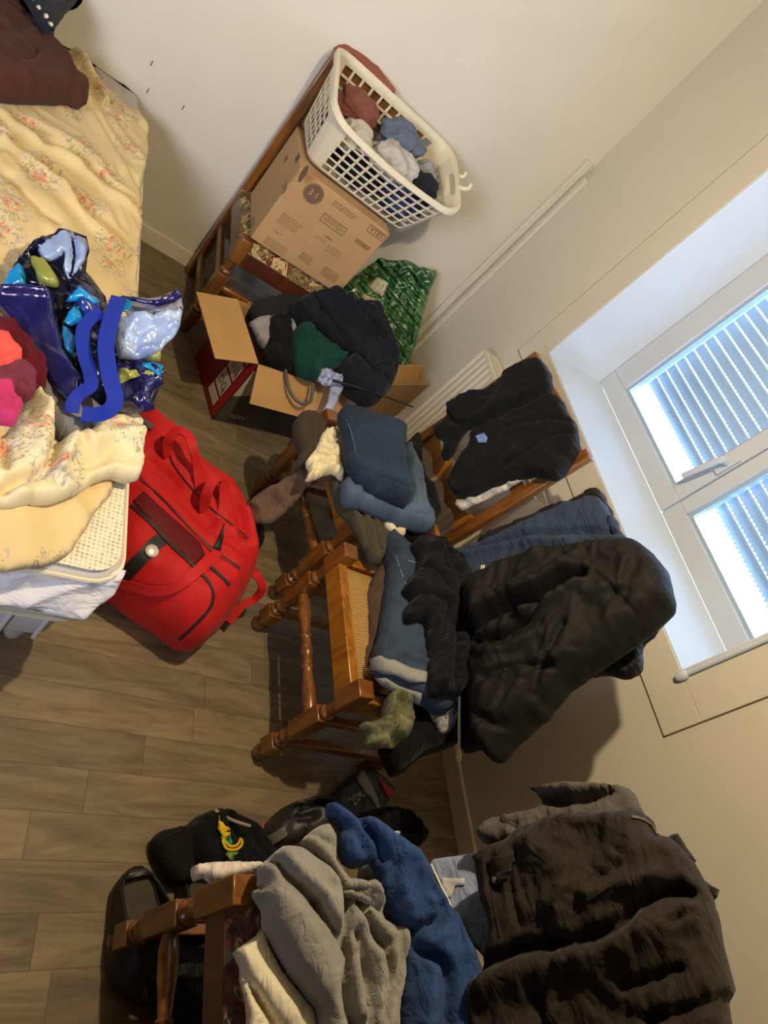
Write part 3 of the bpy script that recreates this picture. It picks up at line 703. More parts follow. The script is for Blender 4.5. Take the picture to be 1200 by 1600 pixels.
# ---------------------------------------------------------------- bed
def floral(name, base, base2):
    m, nt, b = nodes(name); b.inputs['Roughness'].default_value = .9; b.inputs['Sheen Weight'].default_value = .1; L = nt.links.new
    tc = nt.nodes.new('ShaderNodeTexCoord')
    def NO(scale, det=3, off=0, dist=0):
        mp = nt.nodes.new('ShaderNodeMapping'); mp.inputs['Location'].default_value = (off, off*.7, 0); L(tc.outputs['UV'], mp.inputs[0])
        n = nt.nodes.new('ShaderNodeTexNoise'); n.inputs['Scale'].default_value = scale; n.inputs['Detail'].default_value = det; n.inputs['Distortion'].default_value = dist; L(mp.outputs[0], n.inputs['Vector']); return n.outputs[0]
    def VO(scale, off=0, feat='F1'):
        mp = nt.nodes.new('ShaderNodeMapping'); mp.inputs['Location'].default_value = (off, off*.3, 0); L(tc.outputs['UV'], mp.inputs[0])
        n = nt.nodes.new('ShaderNodeTexVoronoi'); n.voronoi_dimensions = '2D'; n.inputs['Scale'].default_value = scale; n.feature = feat; L(mp.outputs[0], n.inputs['Vector']); return n
    def MT(op, a, c):
        n = nt.nodes.new('ShaderNodeMath'); n.operation = op
        for i, x in enumerate((a, c)):
            if isinstance(x, (int, float)): n.inputs[i].default_value = x
            else: L(x, n.inputs[i])
        return n.outputs[0]
    def MX(f, a, c):
        n = nt.nodes.new('ShaderNodeMix'); n.data_type = 'RGBA'; L(f, n.inputs[0])
        if isinstance(a, tuple): n.inputs[6].default_value = a
        else: L(a, n.inputs[6])
        if isinstance(c, tuple): n.inputs[7].default_value = c
        else: L(c, n.inputs[7])
        return n.outputs[2]
    clus = VO(7.0, 2.37).outputs['Distance']                         # bouquets about 15 cm apart
    col = MX(NO(5), lin(base), lin(base2))
    inb = MT('LESS_THAN', clus, .37); leafn = MT('GREATER_THAN', NO(75, 3, 3, 1.8), .56); col = MX(MT('MULTIPLY', MT('MULTIPLY', inb, leafn), .55), col, lin('66724e'))
    lil = MT('MULTIPLY', MT('GREATER_THAN', NO(70, 2, 7, 1), .60), MT('LESS_THAN', clus, .42)); col = MX(MT('MULTIPLY', lil, .45), col, lin('9a8ba6'))
    core = MT('LESS_THAN', clus, .15); pet = VO(52, 2).outputs['Distance']; petm = MT('MULTIPLY', core, MT('LESS_THAN', pet, .50))
    col = MX(MT('MULTIPLY', petm, .62), col, lin('d08068')); pc = MT('MULTIPLY', core, MT('LESS_THAN', pet, .16)); col = MX(MT('MULTIPLY', pc, .7), col, lin('a8523f'))
    L(col, b.inputs['Base Color']); return m
M_flor = floral('floral_sheet', 'd9c594', 'cdb27a'); M_flor2 = floral('floral_sheet_light', 'e2d8b6', 'd8caa0')
M_matt = fabric('mattress_cloth', 'cfcac4', .05)
M_honey, nt, b = nodes('honeycomb_ticking'); b.inputs['Roughness'].default_value = .9
tc = nt.nodes.new('ShaderNodeTexCoord'); vo = nt.nodes.new('ShaderNodeTexVoronoi'); vo.inputs['Scale'].default_value = 105; vo.inputs['Randomness'].default_value = .15
nt.links.new(tc.outputs['Object'], vo.inputs['Vector']); rp = nt.nodes.new('ShaderNodeValToRGB'); rp.color_ramp.elements[0].position = .30; rp.color_ramp.elements[1].position = .6; rp.color_ramp.elements[0].color = lin('9a8f76'); rp.color_ramp.elements[1].color = lin('e3d9bd')
nt.links.new(vo.outputs['Distance'], rp.inputs[0]); nt.links.new(rp.outputs[0], b.inputs['Base Color'])
bp = nt.nodes.new('ShaderNodeBump'); bp.inputs['Strength'].default_value = .5; nt.links.new(vo.outputs['Distance'], bp.inputs['Height']); nt.links.new(bp.outputs[0], b.inputs['Normal'])
bed = empty('bed', (-1.75, -.25, 0), 'low bed against the left wall with mattress on a pale ribbed base', 'bed')
br = math.radians(4.4); bx, by = -.775, .432
def BT(p): x, y, z = p; return (bx + x*math.cos(br) - y*math.sin(br), by + x*math.sin(br) + y*math.cos(br), z)
def rbox(lo, hi, rad, n=5):   # rounded slab with true corner radii in plan
    m = MB(); x0,y0,z0 = lo; x1,y1,z1 = hi; ring = []
    for cx_, cy_, a0 in ((x1-rad,y1-rad,0),(x0+rad,y1-rad,90),(x0+rad,y0+rad,180),(x1-rad,y0+rad,270)):
        for k in range(n+1): a = math.radians(a0+90*k/n); ring.append((cx_+rad*math.cos(a), cy_+rad*math.sin(a)))
    e = min(.022, (z1-z0)*.3); lv = [(z0,e),(z0+e*.3,e*.3),(z0+e,0),(z1-e,0),(z1-e*.3,e*.3),(z1,e)]
    c = ((x0+x1)/2, (y0+y1)/2); R = len(ring)
    for z, ins in lv:
        for x, y in ring:
            m.v.append(BT((x - ins*(1 if x > c[0] else -1), y - ins*(1 if y > c[1] else -1), z)))
    for j in range(len(lv)-1):
        for i in range(R): i2 = (i+1) % R; m.f.append((j*R+i, j*R+i2, (j+1)*R+i2, (j+1)*R+i))
    m.f.append(tuple(range(R))[::-1]); m.f.append(tuple((len(lv)-1)*R+i for i in range(R)))
    return m
LB, WB = 1.90, 1.3
mat_o = build(rbox((-LB, -WB, .27), (0, 0, .49), .07), 'mattress', M_matt, bed, smooth=60)
m = MB(); 
ring = rbox((-LB-.003, -WB-.003, .27), (.003, .003, .49), .07).v; R_ = 24
for zi in (2, 3): m.tube([ring[zi*R_+i] for i in range(R_)], .005, 6, True)
build(m, 'mattress_piping', plain('cream_piping', 'd9cfb4', .8), mat_o)
build(rbox((-.62, -.55, .488), (-.006, -.012, .4945), .06), 'mattress_top_cover', M_honey, mat_o, smooth=60)
m = MB(); M_base = plain('bed_base_cloth', 'c6c4ca', .85, var=.03)
m = rbox((-LB+.02, -WB+.02, .13), (-.03, -.02, .268), .05)
bb = build(m, 'bed_base', M_base, bed, smooth=60)
m = MB()
for k in range(16): y = -.06 - k*.075; a = BT((-.026, y, .14)); c_ = BT((-.026, y, .262)); build(MB().tube([a, c_], .005, 6), 'rib', M_base, bb)
for (x, y) in ((-.10, -.07), (-.10, -WB+.1), (-LB+.1, -.1), (-LB+.1, -WB+.1)):
    a = BT((x, y, 0)); build(MB().lathe([(0,.016),(.1,.022),(.5,.026),(.85,.03),(1,.032)], a, (a[0], a[1], .135), 20), 'leg', plain('leg_plastic', 'b9b7b2', .45), bed)
ZB = .502
PB = ((0,0,ZB), (0,0,1))
cloth('bed_sheet', M_flor, [(-240,-10),(-60,30),(60,45),(85,55),(105,59),(125,77),(140,105),(160,140),(200,172),(215,177),(230,205),(232,240),(225,277),(220,300),(222,350),(218,400),(214,470),(210,600),(206,700),(178,752),(170,776),(147,805),(125,842),(88,880),(20,892),(-60,896),(-250,880),(-300,600),(-290,300)], PB, th=.014, rim=.03,
      folds=[([(0,207),(37,242),(82,270),(120,315),(165,355),(207,397)], .014, -.022), ([(0,222),(37,258),(78,288),(112,328),(160,372),(205,415)], .02, .018),
             ([(85,225),(130,257),(175,295),(207,315),(220,335)], .011, -.018), ([(85,240),(128,272),(170,308),(205,332)], .017, .012), ([(12,282),(37,317),(80,355)], .012, -.014),
             ([(110,95),(125,120),(145,150),(158,172)], .02, .03), ([(120,95),(140,130),(165,165)], .012, -.02), ([(0,150),(50,148),(130,165)], .02, .015), ([(0,180),(60,230),(120,262)], .02, .010)],
      wr=[(.012, .09, 35, 3)], back=.3, res=.011, xmin=XL+.004, label='cream floral bed sheet spread rumpled over the mattress', cat='bed sheet', seed=5)
cloth('floral_cover', M_flor2, [(-60,800),(0,792),(66,787),(112,776),(150,752),(176,746),(216,748),(221,705),(219,670),(205,652),(170,656),(130,680),(95,690),(80,668),(72,640),(58,614),(46,618),(38,640),(10,682),(-60,700)], PB, w=.035, th=.03, rim=.022,
      folds=[([(90,690),(78,715),(68,745),(20,760),(0,775)], .012, -.03), ([(45,625),(25,665),(5,700),(0,740)], .012, -.02), ([(105,690),(92,720),(80,752)], .018, .022), ([(75,640),(60,680),(50,720)], .02, .018), ([(130,700),(165,695),(212,690)], .02, .014),([(100,740),(150,730),(170,700)],.015,-.012)],
      wr=[(.010, .05, 70, 2.5)], back=.9, res=.007, label='pale floral cover bunched over the foot end of the mattress', cat='bed sheet', seed=9)
M_vel = fabric('brown_velvet', '4c2c20', .2, vscale=22, crease=.15)
cloth('pillow', M_vel, [(-60,-60),(40,-40),(62,5),(80,35),(84,60),(78,72),(96,95),(120,122),(137,142),(134,164),(118,155),(60,152),(20,150),(-60,120)], PB, w=.06, th=.045, rim=.06, back=1, ripple=.003,
      folds=[([(10,-20),(40,30),(62,68)], .012, -.02), ([(20,-20),(52,30),(70,62)], .015, .014), ([(28,115),(45,110),(52,98)], .008, -.01)], wr=[(.010, .06, 60, 2)], res=.011, xmin=XL+.004, label='brown velvet pillow at the head of the bed', cat='pillow')
M_blk = fabric('black_cotton', '0d0d0f', .2); 
pil2 = cloth('pillow', fabric('charcoal_cotton', '2c2e34', .1), [(30,-60),(48,-5),(60,15),(74,32),(82,48),(92,35),(108,15),(125,-5),(150,-60)], PB, w=.16, th=.05, rim=.06, back=1, wr=[(.006,.06)], res=.01, xmin=XL+.004, label='charcoal pillow with white dots on its edge, behind the brown velvet one', cat='pillow')
M_cream = fabric('cream_cotton', 'e3d6b0', .06)
for i, (px, py) in enumerate(((61, 13), (73, 26), (80, 39), (49, 1))):
    on_patch(pil2, 'dot_print', M_cream, [(px-3,py-4),(px+2,py-4),(px+4,py+1),(px+1,py+4),(px-3,py+2)], parent=pil2, res=3)
cloth('mattress_cover', fabric('grey_beige_cloth', 'b5aca2', .05), [(138,95),(150,96),(185,116),(205,132),(212,150),(216,178),(205,178),(185,165),(160,140)], PB, w=-.01, th=.02, rim=.02, xmin=XL+.003, res=.008, label='grey beige mattress cover corner showing at the wall beyond the sheet', cat='mattress cover')
cloth('bed_skirt_sheet', fabric('lilac_white_cotton', 'd7d5dc', .04), [(-140,915),(0,893),(40,888),(88,880),(130,884),(190,888),(196,898),(176,932),(150,950),(128,968),(80,962),(40,952),(-60,940),(-140,945)], ((-.72,.2,.38),(1,.12,.75)), th=.012, rim=.02,
      folds=[([(40,940),(90,915),(140,905)], .012, .008), ([(0,925),(60,915),(100,900)], .010, -.006)], wr=[(.006,.05,20,3)], res=.008, label='white cotton under-sheet hanging over the foot end of the mattress', cat='bed sheet')
# clothes on the bed
def garment(name, mat, pts, pl, label, cat, **kw):
    kw.setdefault('wr', [(.010, .045, 30, 2.2)]); kw.setdefault('th', .03); kw.setdefault('rim', .025); kw.setdefault('seed', abs(hash(name+label)) % 97 if False else len(label))
    return cloth(name, mat, pts, pl, label=label, cat=cat, **kw)
garment('shirt', fabric('dark_red_cotton', '5c1220'), [(-60,495),(0,500),(30,520),(62,560),(72,600),(45,612),(-60,590)], PB, 'dark red garment lying on the bed beside the blue bag', 'clothes', w=.05)
garment('scarf', fabric('coral_cotton', 'e2554e'), [(-60,525),(0,528),(12,527),(15,545),(30,556),(34,573),(8,584),(-60,600)], PB, 'coral red garment on the bed, above the plum one', 'clothes', w=.085)
garment('shirt', fabric('plum_cotton', '6b2f3e'), [(-60,590),(15,573),(40,577),(56,605),(50,626),(20,622),(-60,612)], PB, 'plum garment on the bed between the coral and the magenta ones', 'clothes', w=.08)
garment('shirt', fabric('magenta_cotton', 'b83468'), [(-60,598),(16,598),(22,625),(36,632),(28,650),(20,667),(0,662),(-60,650)], PB, 'magenta pink garment on the bed edge below the plum one', 'clothes', w=.09)
garment('blanket', fabric('grey_fleece', '77767c'), [(48,598),(60,580),(100,590),(120,620),(160,648),(212,648),(190,668),(160,684),(125,692),(95,694),(75,664)], PB, 'grey cloth lying on the mattress under the blue bag', 'clothes', w=.02, th=.035)

# ---------------------------------------------------------------- blue shopping bag on the bed
def film(name, col, rough=.22, var=.25, col2=None, bump=.5): return plain(name, col, rough, var=var, vscale=9, bump=bump, bscale=26, coat=.4, coord='UV', spec=.6, col2=col2)
F_ind = film('indigo_laminate', '1a1a52'); F_blue = film('blue_laminate', '1d2f78'); F_cyan = film('cyan_laminate', '1484c0'); F_pale = film('pale_inner_laminate', '6a7fb4', var=.2, col2='a9bcd8'); F_navy = film('navy_laminate', '0b0d26'); F_lime = film('lime_laminate', '8f9445', .4); F_grey = film('grey_inner_laminate', '6f7288', .4, col2='93949e')
bag = empty('shopping_bag', (-1.35, .28, .52), 'large shiny blue laminated shopping bag standing open on the bed', 'bag')
PG = ((-1.40,.25,.62), (.35,-.45,.85))
def bp_(name, mat, pts, w, **kw):
    kw.setdefault('th', .012); kw.setdefault('rim', .012); kw.setdefault('wr', [(.012,.05,50,2.2)]); kw.setdefault('back', .8); kw.setdefault('smoothpts', False); return cloth(name, mat, pts, PG, w=w, parent=bag, res=.006, **kw)
bp_('bag_body', F_navy, [(60,430),(120,410),(165,460),(180,520),(215,560),(245,575),(250,600),(236,640),(185,648),(130,630),(105,560),(80,500)], -.03, th=.03, rim=.05)
bp_('inner_panel', F_navy, [(18,420),(51,378),(80,367),(109,360),(136,370),(140,395),(133,428),(150,450),(157,468),(158,486),(120,490),(90,490),(70,455),(40,450)], .0, th=.008, folds=[([(60,400),(70,430),(95,450)], .015, -.03)])
bp_('inner_lining', F_pale, [(58,392),(78,373),(110,361),(134,372),(137,385),(133,408),(118,425),(108,440),(100,420),(102,398),(80,410),(70,408)], .016, th=.006, folds=[([(112,365),(116,400),(110,430)], .008, -.012)])
bp_('side_panel', F_cyan, [(3,446),(10,430),(35,415),(41,432),(42,452),(20,452)], .02)
bp_('lining_print', F_lime, [(49,408),(66,406),(80,420),(92,444),(88,450),(64,445),(55,428)], .022, th=.012, smoothpts=True)
o_fp = bp_('front_panel', F_ind, [(-8,455),(4,448),(40,453),(72,451),(82,458),(84,480),(92,515),(100,545),(116,570),(129,592),(125,612),(122,640),(106,636),(90,617),(67,583),(42,545),(17,507),(-8,478)], .045, th=.018, rim=.015, wr=[(.006,.08,60,2)], folds=[([(10,462),(50,462),(76,466)], .010, .012)])
bp_('side_panel', F_cyan, [(99,505),(108,488),(118,474),(128,488),(131,502),(110,509)], .03)
bp_('side_panel', F_cyan, [(98,511),(108,512),(119,529),(116,548),(111,561),(100,545),(96,533)], .03)
bp_('inner_panel', F_blue, [(100,472),(125,449),(140,455),(157,466),(160,486),(150,500),(131,496),(118,472)], .022)
bp_('inner_panel', F_cyan, [(101,472),(124,450),(150,463),(157,470),(146,475),(125,470)], .034, th=.006)
bp_('inner_panel', F_grey, [(186,470),(192,463),(240,467),(268,457),(283,458),(286,480),(280,500),(240,492),(200,494)], .015, th=.006)
bp_('pouch_panel', F_pale, [(182,500),(205,494),(240,494),(270,488),(282,478),(285,485),(282,510),(270,530),(256,543),(240,556),(214,562),(186,561),(180,530)], .05, th=.022, rim=.03, wr=[(.016,.045,20,1.8)])
bp_('rim_fold', F_ind, [(170,470),(192,460),(225,467),(245,472),(265,456),(281,453),(285,462),(270,472),(245,480),(200,468),(186,476)], .058, th=.008)
bp_('side_panel', F_cyan, [(189,476),(196,463),(208,472),(200,486),(188,488)], .064, th=.006)
bp_('pouch_panel', F_ind, [(182,572),(215,562),(245,570),(255,578),(255,600),(243,608),(236,622),(243,640),(215,648),(180,645)], .02, th=.025, rim=.03, wr=[(.015,.04,20,2)])
bp_('lining_print', F_lime, [(183,578),(200,577),(230,575),(246,578),(240,586),(215,588),(186,600)], .048, th=.008)
bp_('lining_print', F_lime, [(225,556),(240,553),(252,550),(250,565),(236,563)], .048, th=.008)
bp_('side_panel', F_cyan, [(216,568),(236,562),(254,572),(255,582),(246,588),(236,575)], .052, th=.006)
M_strap = fabric('royal_blue_webbing', '1c2f92', .1, rough=.6)
def P_g(px, py, w): N = np.array(PG[1])/np.linalg.norm(PG[1]); return on_plane(px, py, np.array(PG[0])+N*w, N)
def bag_strap(pts, w, width): 
    N = np.array(PG[1])/np.linalg.norm(PG[1]); strap('handle', M_strap, [P_g(x, y, w+dw) for x, y, dw in pts], width, .003, list(np.tile(N, (500,1))), bag)
bag_strap([(186,464,0),(177,490,.01),(168,520,.02),(166,550,.02),(172,590,.02),(180,622,.015),(172,640,.01),(150,648,.0),(128,646,0)], .085, .033)
bag_strap([(112,645,-.005),(114,630,0),(125,615,.01),(142,602,.02),(140,580,.01),(132,555,0),(129,520,0),(140,500,0),(160,487,0)], .08, .028)

# ---------------------------------------------------------------- red sports bag on the floor
M_red = fabric('red_nylon', 'b81a1a', .06, rough=.6, vscale=30, crease=.15); M_redD = fabric('dark_red_lining', '5c0a10', .1, rough=.6); M_bk = plain('black_webbing', '141414', .6)
PR = ((-1.2,.8,.16), (.10,-.12,1))
rb = cloth('sports_bag', M_red, [(205,640),(236,666),(258,684),(290,722),(325,750),(352,768),(370,798),(386,830),(391,868),(388,903),(374,935),(353,970),(330,995),(304,1012),(280,1003),(250,982),(220,961),(180,931),(150,905),(150,800),(170,700)], PR, th=.15, rim=.17, back=1.05, zmin=.006, res=.009,
           folds=[([(240,800),(290,855),(345,890),(372,900)], .02, -.012), ([(260,700),(300,760),(340,800),(385,840)], .012, -.006), ([(210,760),(262,806),(300,850)], .02, -.014), ([(240,700),(280,760),(300,800)], .025, .010), ([(330,800),(345,830),(350,870)], .02, -.02), ([(355,830),(372,870),(376,900)], .02, .014)],
           wr=[(.006,.12,50,2)], label='red sports duffel bag with black trim on the floor beside the bed', cat='bag', seed=3)
strip(rb, 'zip', M_bk, [(216,744),(240,768),(262,788),(295,822),(327,855),(350,872),(374,888)], .007, parent=rb, off=.002)
strip(rb, 'piping', M_bk, [(253,683),(262,705),(271,727),(292,754),(313,778),(337,801),(355,815),(388,842)], .004, parent=rb, tube=True)
on_patch(rb, 'pocket_opening', M_redD, [(208,784),(225,767),(243,785),(262,803),(288,825),(312,848),(320,868),(312,876),(302,886),(284,864),(267,852),(239,822)], parent=rb, off=.001)
strip(rb, 'pocket_edge', M_bk, [(206,790),(222,805),(239,822),(267,852),(290,874),(306,888)], .008, parent=rb)
strip(rb, 'piping', M_red, [(210,742),(245,770),(275,800),(302,830),(330,862),(360,880),(378,900)], .004, parent=rb, tube=True)
strip(rb, 'zip', M_bk, [(328,886),(342,899),(358,914)], .009, parent=rb)
strip(rb, 'curved_piping', M_bk, [(313,896),(326,908),(333,925),(332,943),(319,962),(300,981),(281,998)], .008, parent=rb)
strip(rb, 'black_strap', M_bk, [(188,905),(205,888),(225,868),(240,852),(252,843)], .036, parent=rb, off=.003)
q = hit(rb, 236, 862); n = np.array(q[1]); build(MB().lathe([(0,.017),(.6,.017),(1,.012)], np.array(q[0])+n*.005, np.array(q[0])+n*.011, 24), 'logo_badge', plain('silver_badge', 'c9c2ae', .3, metal=.3), rb)
on_patch(rb, 'side_flap', M_bk, [(351,816),(349,835),(344,861),(332,856),(342,838)], parent=rb)
strip(rb, 'carry_handle', M_red, [(184,907),(205,917),(240,930),(270,922),(292,907),(313,889),(338,866)], .027, .004, off=.010, parent=rb, up=lambda t: .03*math.sin(math.pi*t))
Nup = list(np.tile([.1,-.4,1.], (500,1)))
hp = lambda x, y: np.array(hit(rb, x, y)[0])
A_, B_ = hp(262,715), hp(312,765); z1 = (A_[2]+B_[2])/2
strap('carry_handle', M_red, [A_, atZ(262,690,z1+.05), atZ(276,673,z1+.08), atZ(294,680,z1+.09), atZ(302,702,z1+.08), atZ(308,730,z1+.04), B_], .026, .004, Nup, rb)
A_, B_ = hp(318,800), hp(345,812); z1 = (A_[2]+B_[2])/2
strap('carry_handle', M_red, [A_, atZ(322,776,z1+.05), atZ(332,752,z1+.09), atZ(344,746,z1+.09), atZ(350,765,z1+.06), atZ(350,790,z1+.03), B_], .028, .004, Nup, rb)
strap('shoulder_strap', M_red, [atZ(388,886,.17), atZ(400,897,.19), atZ(410,918,.17), atZ(398,936,.12), atZ(380,945,.10), atZ(357,972,.06)], .026, .004, Nup, rb)
strip(rb, 'buckle', plain('buckle_metal', '9a9a98', .3, metal=.9), [(226,660),(232,664),(240,672)], .014, .006, parent=rb, off=.01)

# ---------------------------------------------------------------- red printed box with open flaps, clothes in it
M_rbox = plain('red_print_card', '7c1018', .45, var=.08); M_gbox = plain('dark_print_card', '2a2828', .4, col2='50504e', vscale=6); M_wp = plain('white_print', 'c9c2b4', .6)
rbx = empty('printed_box', (-2.1, 1.05, 0), 'open red and black printed cardboard box full of clothes, beside the tapestry chair', 'box')
A = np.array([-1.904,.856,0]); ux = np.array([-.962,-.272,0])*1.0; uy = np.array([-.262,.965,0])
W2, L2, H2 = .32, .53, .325; up = np.array([0,0,1.])
def slab(o, a, b_, n, t): # o origin, edge vectors a,b thickness t along n
    o, a, b_, n = map(np.array, (o, a, b_, n)); n = n*t
    return MB().hexa([o, o+a, o+a+b_, o+b_], [o+n, o+a+n, o+a+b_+n, o+b_+n])
def recalc(o):
    import bmesh
    bm = bmesh.new(); bm.from_mesh(o.data); bmesh.ops.recalc_face_normals(bm, faces=bm.faces); bm.to_mesh(o.data); bm.free(); return o
sb = lambda name, mat, *a, **k: recalc(build(slab(*a), name, mat, k.pop('parent', rbx), smooth=0, **k))
sb('side_panel', M_rbox, A, ux*W2, up*H2, uy, .005); sb('side_panel', M_gbox, A, uy*L2, up*H2, ux, .005)
sb('side_panel', M_cardin, A+ux*W2, uy*L2, up*H2, -ux, .005); sb('side_panel', M_cardin, A+uy*L2, ux*W2, up*H2, -uy, .005); sb('bottom_panel', M_cardin, A, ux*W2, uy*L2, up, .005)
f1 = -uy*.155 + up*(-.035); sb('flap', M_cardin, A+up*H2, ux*W2, f1, up, .004)
f2 = -ux*.10 + up*(-.10); sb('flap', M_cardin, A+up*H2, uy*(L2*.92), f2, -ux+up, .003)
# prints on the red face (facing -uy)
def pr_red(u0, v0, u1, v1, mat, name, off=.001): return sb(name, mat, A+ux*(u0*W2)+up*(v0*H2)-uy*off, ux*((u1-u0)*W2), up*((v1-v0)*H2), uy, .0009)
pr_red(.0, .06, .10, .97, plain('bright_red_print','a3141c',.45), 'printed_border')
for v0, v1 in ((.10,.22),(.26,.50),(.54,.78),(.82,.97)): pr_red(.13, v0, .40, v1, M_wp, 'printed_picture')
for v0, v1 in ((.26,.50),(.54,.78)):
    c = (v0+v1)/2; pts = []
    def Q(u, v): return A + ux*(u*W2) + up*(v*H2) - uy*.0022
    m = MB(); 
    for cu_ in (.20, .31): m.tube([Q(cu_+.035*math.cos(a), c+.05*math.sin(a)) for a in np.linspace(0, 2*math.pi, 14)[:-1]], .0011, 4, True)
    m.tube([Q(.345, c), Q(.37, c+.06)], .0011, 4); m.tube([Q(.165, c), Q(.15, c-.07)], .0022, 4)
    build(m, 'printed_spectacles', M_dark, rbx)
text('box_text', 'ici', .03, A+ux*(.80*W2)+up*(.55*H2)-uy*.0015, -ux, up, M_wp, rbx)
# prints on the dark face (facing -ux)
def pr_dk(u0, v0, u1, v1, mat, name, off=.001): return sb(name, mat, A+uy*(u0*L2)+up*(v0*H2)-ux*off, uy*((u1-u0)*L2), up*((v1-v0)*H2), ux, .0009)
pr_dk(0, .93, .85, 1, plain('bright_red_print2','8c141a',.45), 'printed_border')
m = recalc(build(MB().add([tuple(A+uy*u*L2+up*v*H2-ux*.002) for u, v in ((.01,.45),(.01,.90),(.20,.90),(.16,.55))], [(0,1,2,3)]), 'printed_picture', M_wp, rbx, smooth=0))
text('box_text', 'BOXX', .035, A+uy*(.16*L2)+up*(.16*H2)-ux*.0015, uy, up, M_wp, rbx) if False else text('box_text', 'BEXY', .03, A+uy*(.17*L2)+up*(.14*H2)-ux*.0015, uy, up, M_wp, rbx)
PX_ = ((-2.05,1.1,.35), (.25,-.3,.92))
gm = lambda name, mat, pts, label, w, **k: garment(name, mat, pts, PX_, label, 'clothes', w=w, res=.007, **k)
gm('trousers', fabric('charcoal_knit', '232428'), [(390,480),(410,470),(440,464),(470,468),(480,495),(450,510),(415,506),(395,504)], 'charcoal knit bunched at the chair leg end of the printed box', .0)
gm('towel', fabric('pale_grey_cotton', '9a98a0'), [(390,504),(424,497),(450,494),(463,514),(455,530),(420,545),(405,540),(396,520)], 'pale grey cloth folded in the printed box beside its raised flap', .015)
gm('trousers', fabric('black_knit', '111214'), [(421,500),(449,497),(456,518),(457,572),(443,580),(425,572),(412,562),(417,536)], 'black knit garment hanging over the rim of the printed box', .035, th=.04)
gm('jacket', fabric('navy_fleece', '15171f', .15), [(448,492),(471,472),(507,468),(537,484),(560,480),(586,490),(600,518),(613,550),(618,586),(603,615),(580,634),(553,624),(530,603),(521,576),(540,561),(521,543),(492,520),(470,510)], 'large navy fleece heaped on top of the printed box', .03, th=.08, rim=.06,
   folds=[([(480,480),(515,520),(550,570),(590,610)], .012, -.02), ([(545,500),(575,520),(590,545)], .010, -.022), ([(510,475),(540,500),(570,540)], .016, .018), ([(540,560),(570,580),(612,585)], .010, -.015)], wr=[(.020,.045,40,2)])
gm('shirt', fabric('bottle_green_cotton', '0b3a30'), [(456,525),(474,511),(499,525),(521,547),(540,561),(521,578),(502,580),(494,596),(478,592),(463,583),(456,558)], 'bottle green shirt in the printed box next to the black knit', .07, th=.04, wr=[(.018,.035,50,2)])
gm('shirt', fabric('blue_white_check', '3a4c84', .5, col2='b9bfd0', vscale=70), [(493,590),(500,578),(514,580),(532,590),(533,600),(515,602),(502,600)], 'small blue and white garment edge poking from the printed box', .06, th=.015, rim=.01)
gm('plastic_sleeve', film('clear_lilac_plastic', '9a9cb4', .3), [(517,601),(537,604),(531,620),(524,637),(514,658),(498,655),(510,629)], 'lilac plastic sleeve lying over the open flap of the printed box', .04, th=.008, rim=.008)
def px3(px, py, w, PL_=PX_): N = np.array(PL_[1], float); N /= np.linalg.norm(N); return on_plane(px, py, np.array(PL_[0])+N*w, N)
build(MB().tube(catmull([px3(446,578,.06), px3(449,598,.05), px3(456,617,.03), px3(470,630,.02), px3(484,628,.02), px3(488,612,.03), px3(489,600,.04)], False, None, 6), .0065, 10), 'cable', plain('grey_cable', '4a4a48', .5), label='grey cable looping out over the flap of the printed box', cat='cable')
build(MB().tube([px3(520,594,.085), px3(585,613,.10), px3(646,636,.09)], [.005,.004,.003], 8), 'rod', M_dark, label='thin dark rod lying across the boxes below the navy fleece', cat='rod')

# ---------------------------------------------------------------- open carton in the corner with the green bag
oc = empty('open_carton', (-2.42,1.58,0), 'open brown cardboard box in the corner under the window', 'box')
O0 = np.array([-2.395,1.805,0]); ua = np.array([.545,-.838,0]); ub = np.array([-.838,-.545,0]); L3, W3, H3 = .36, .25, .345
for nm, a in (('side_panel', (O0, ua*L3, up*H3, ub, .005)), ('side_panel', (O0, ub*W3, up*H3, ua, .005)), ('side_panel', (O0+ub*W3, ua*L3, up*H3, -ub, .005)), ('side_panel', (O0+ua*L3, ub*W3, up*H3, -ua, .005)), ('bottom_panel', (O0, ua*L3, ub*W3, up, .005)), ('flap', (O0+ua*L3*.30+ub*.012+up*(H3-.02), ua*L3*.6, up*.10+ub*.03, ub, .004))):
    sb(nm, M_card if nm != 'flap' else M_cardin, *a, parent=oc)
M_green, nt, b = nodes('green_striped_film'); b.inputs['Roughness'].default_value = .28; b.inputs['Coat Weight'].default_value = .4
tc = nt.nodes.new('ShaderNodeTexCoord'); mp = nt.nodes.new('ShaderNodeMapping'); mp.inputs['Rotation'].default_value = (0,0,math.radians(58)); mp.inputs['Scale'].default_value = (5,120,1)
no = nt.nodes.new('ShaderNodeTexNoise'); no.inputs['Scale'].default_value = 1; no.inputs['Detail'].default_value = 2; nt.links.new(tc.outputs['UV'], mp.inputs[0]); nt.links.new(mp.outputs[0], no.inputs['Vector'])
rp = nt.nodes.new('ShaderNodeValToRGB'); e = rp.color_ramp.elements; e[0].position = .38; e[0].color = lin('08180c'); e[1].position = .47; e[1].color = lin('1d4a28')
for p_, c_ in ((.53,'2c6a38'),(.60,'6f9a4a'),(.64,'1f4a2a')): q = e.new(p_); q.color = lin(c_)
nt.links.new(no.outputs[0], rp.inputs[0]); nt.links.new(rp.outputs[0], b.inputs['Base Color'])
PGn = ((-2.62,1.50,.42), (.62,-.62,.48))
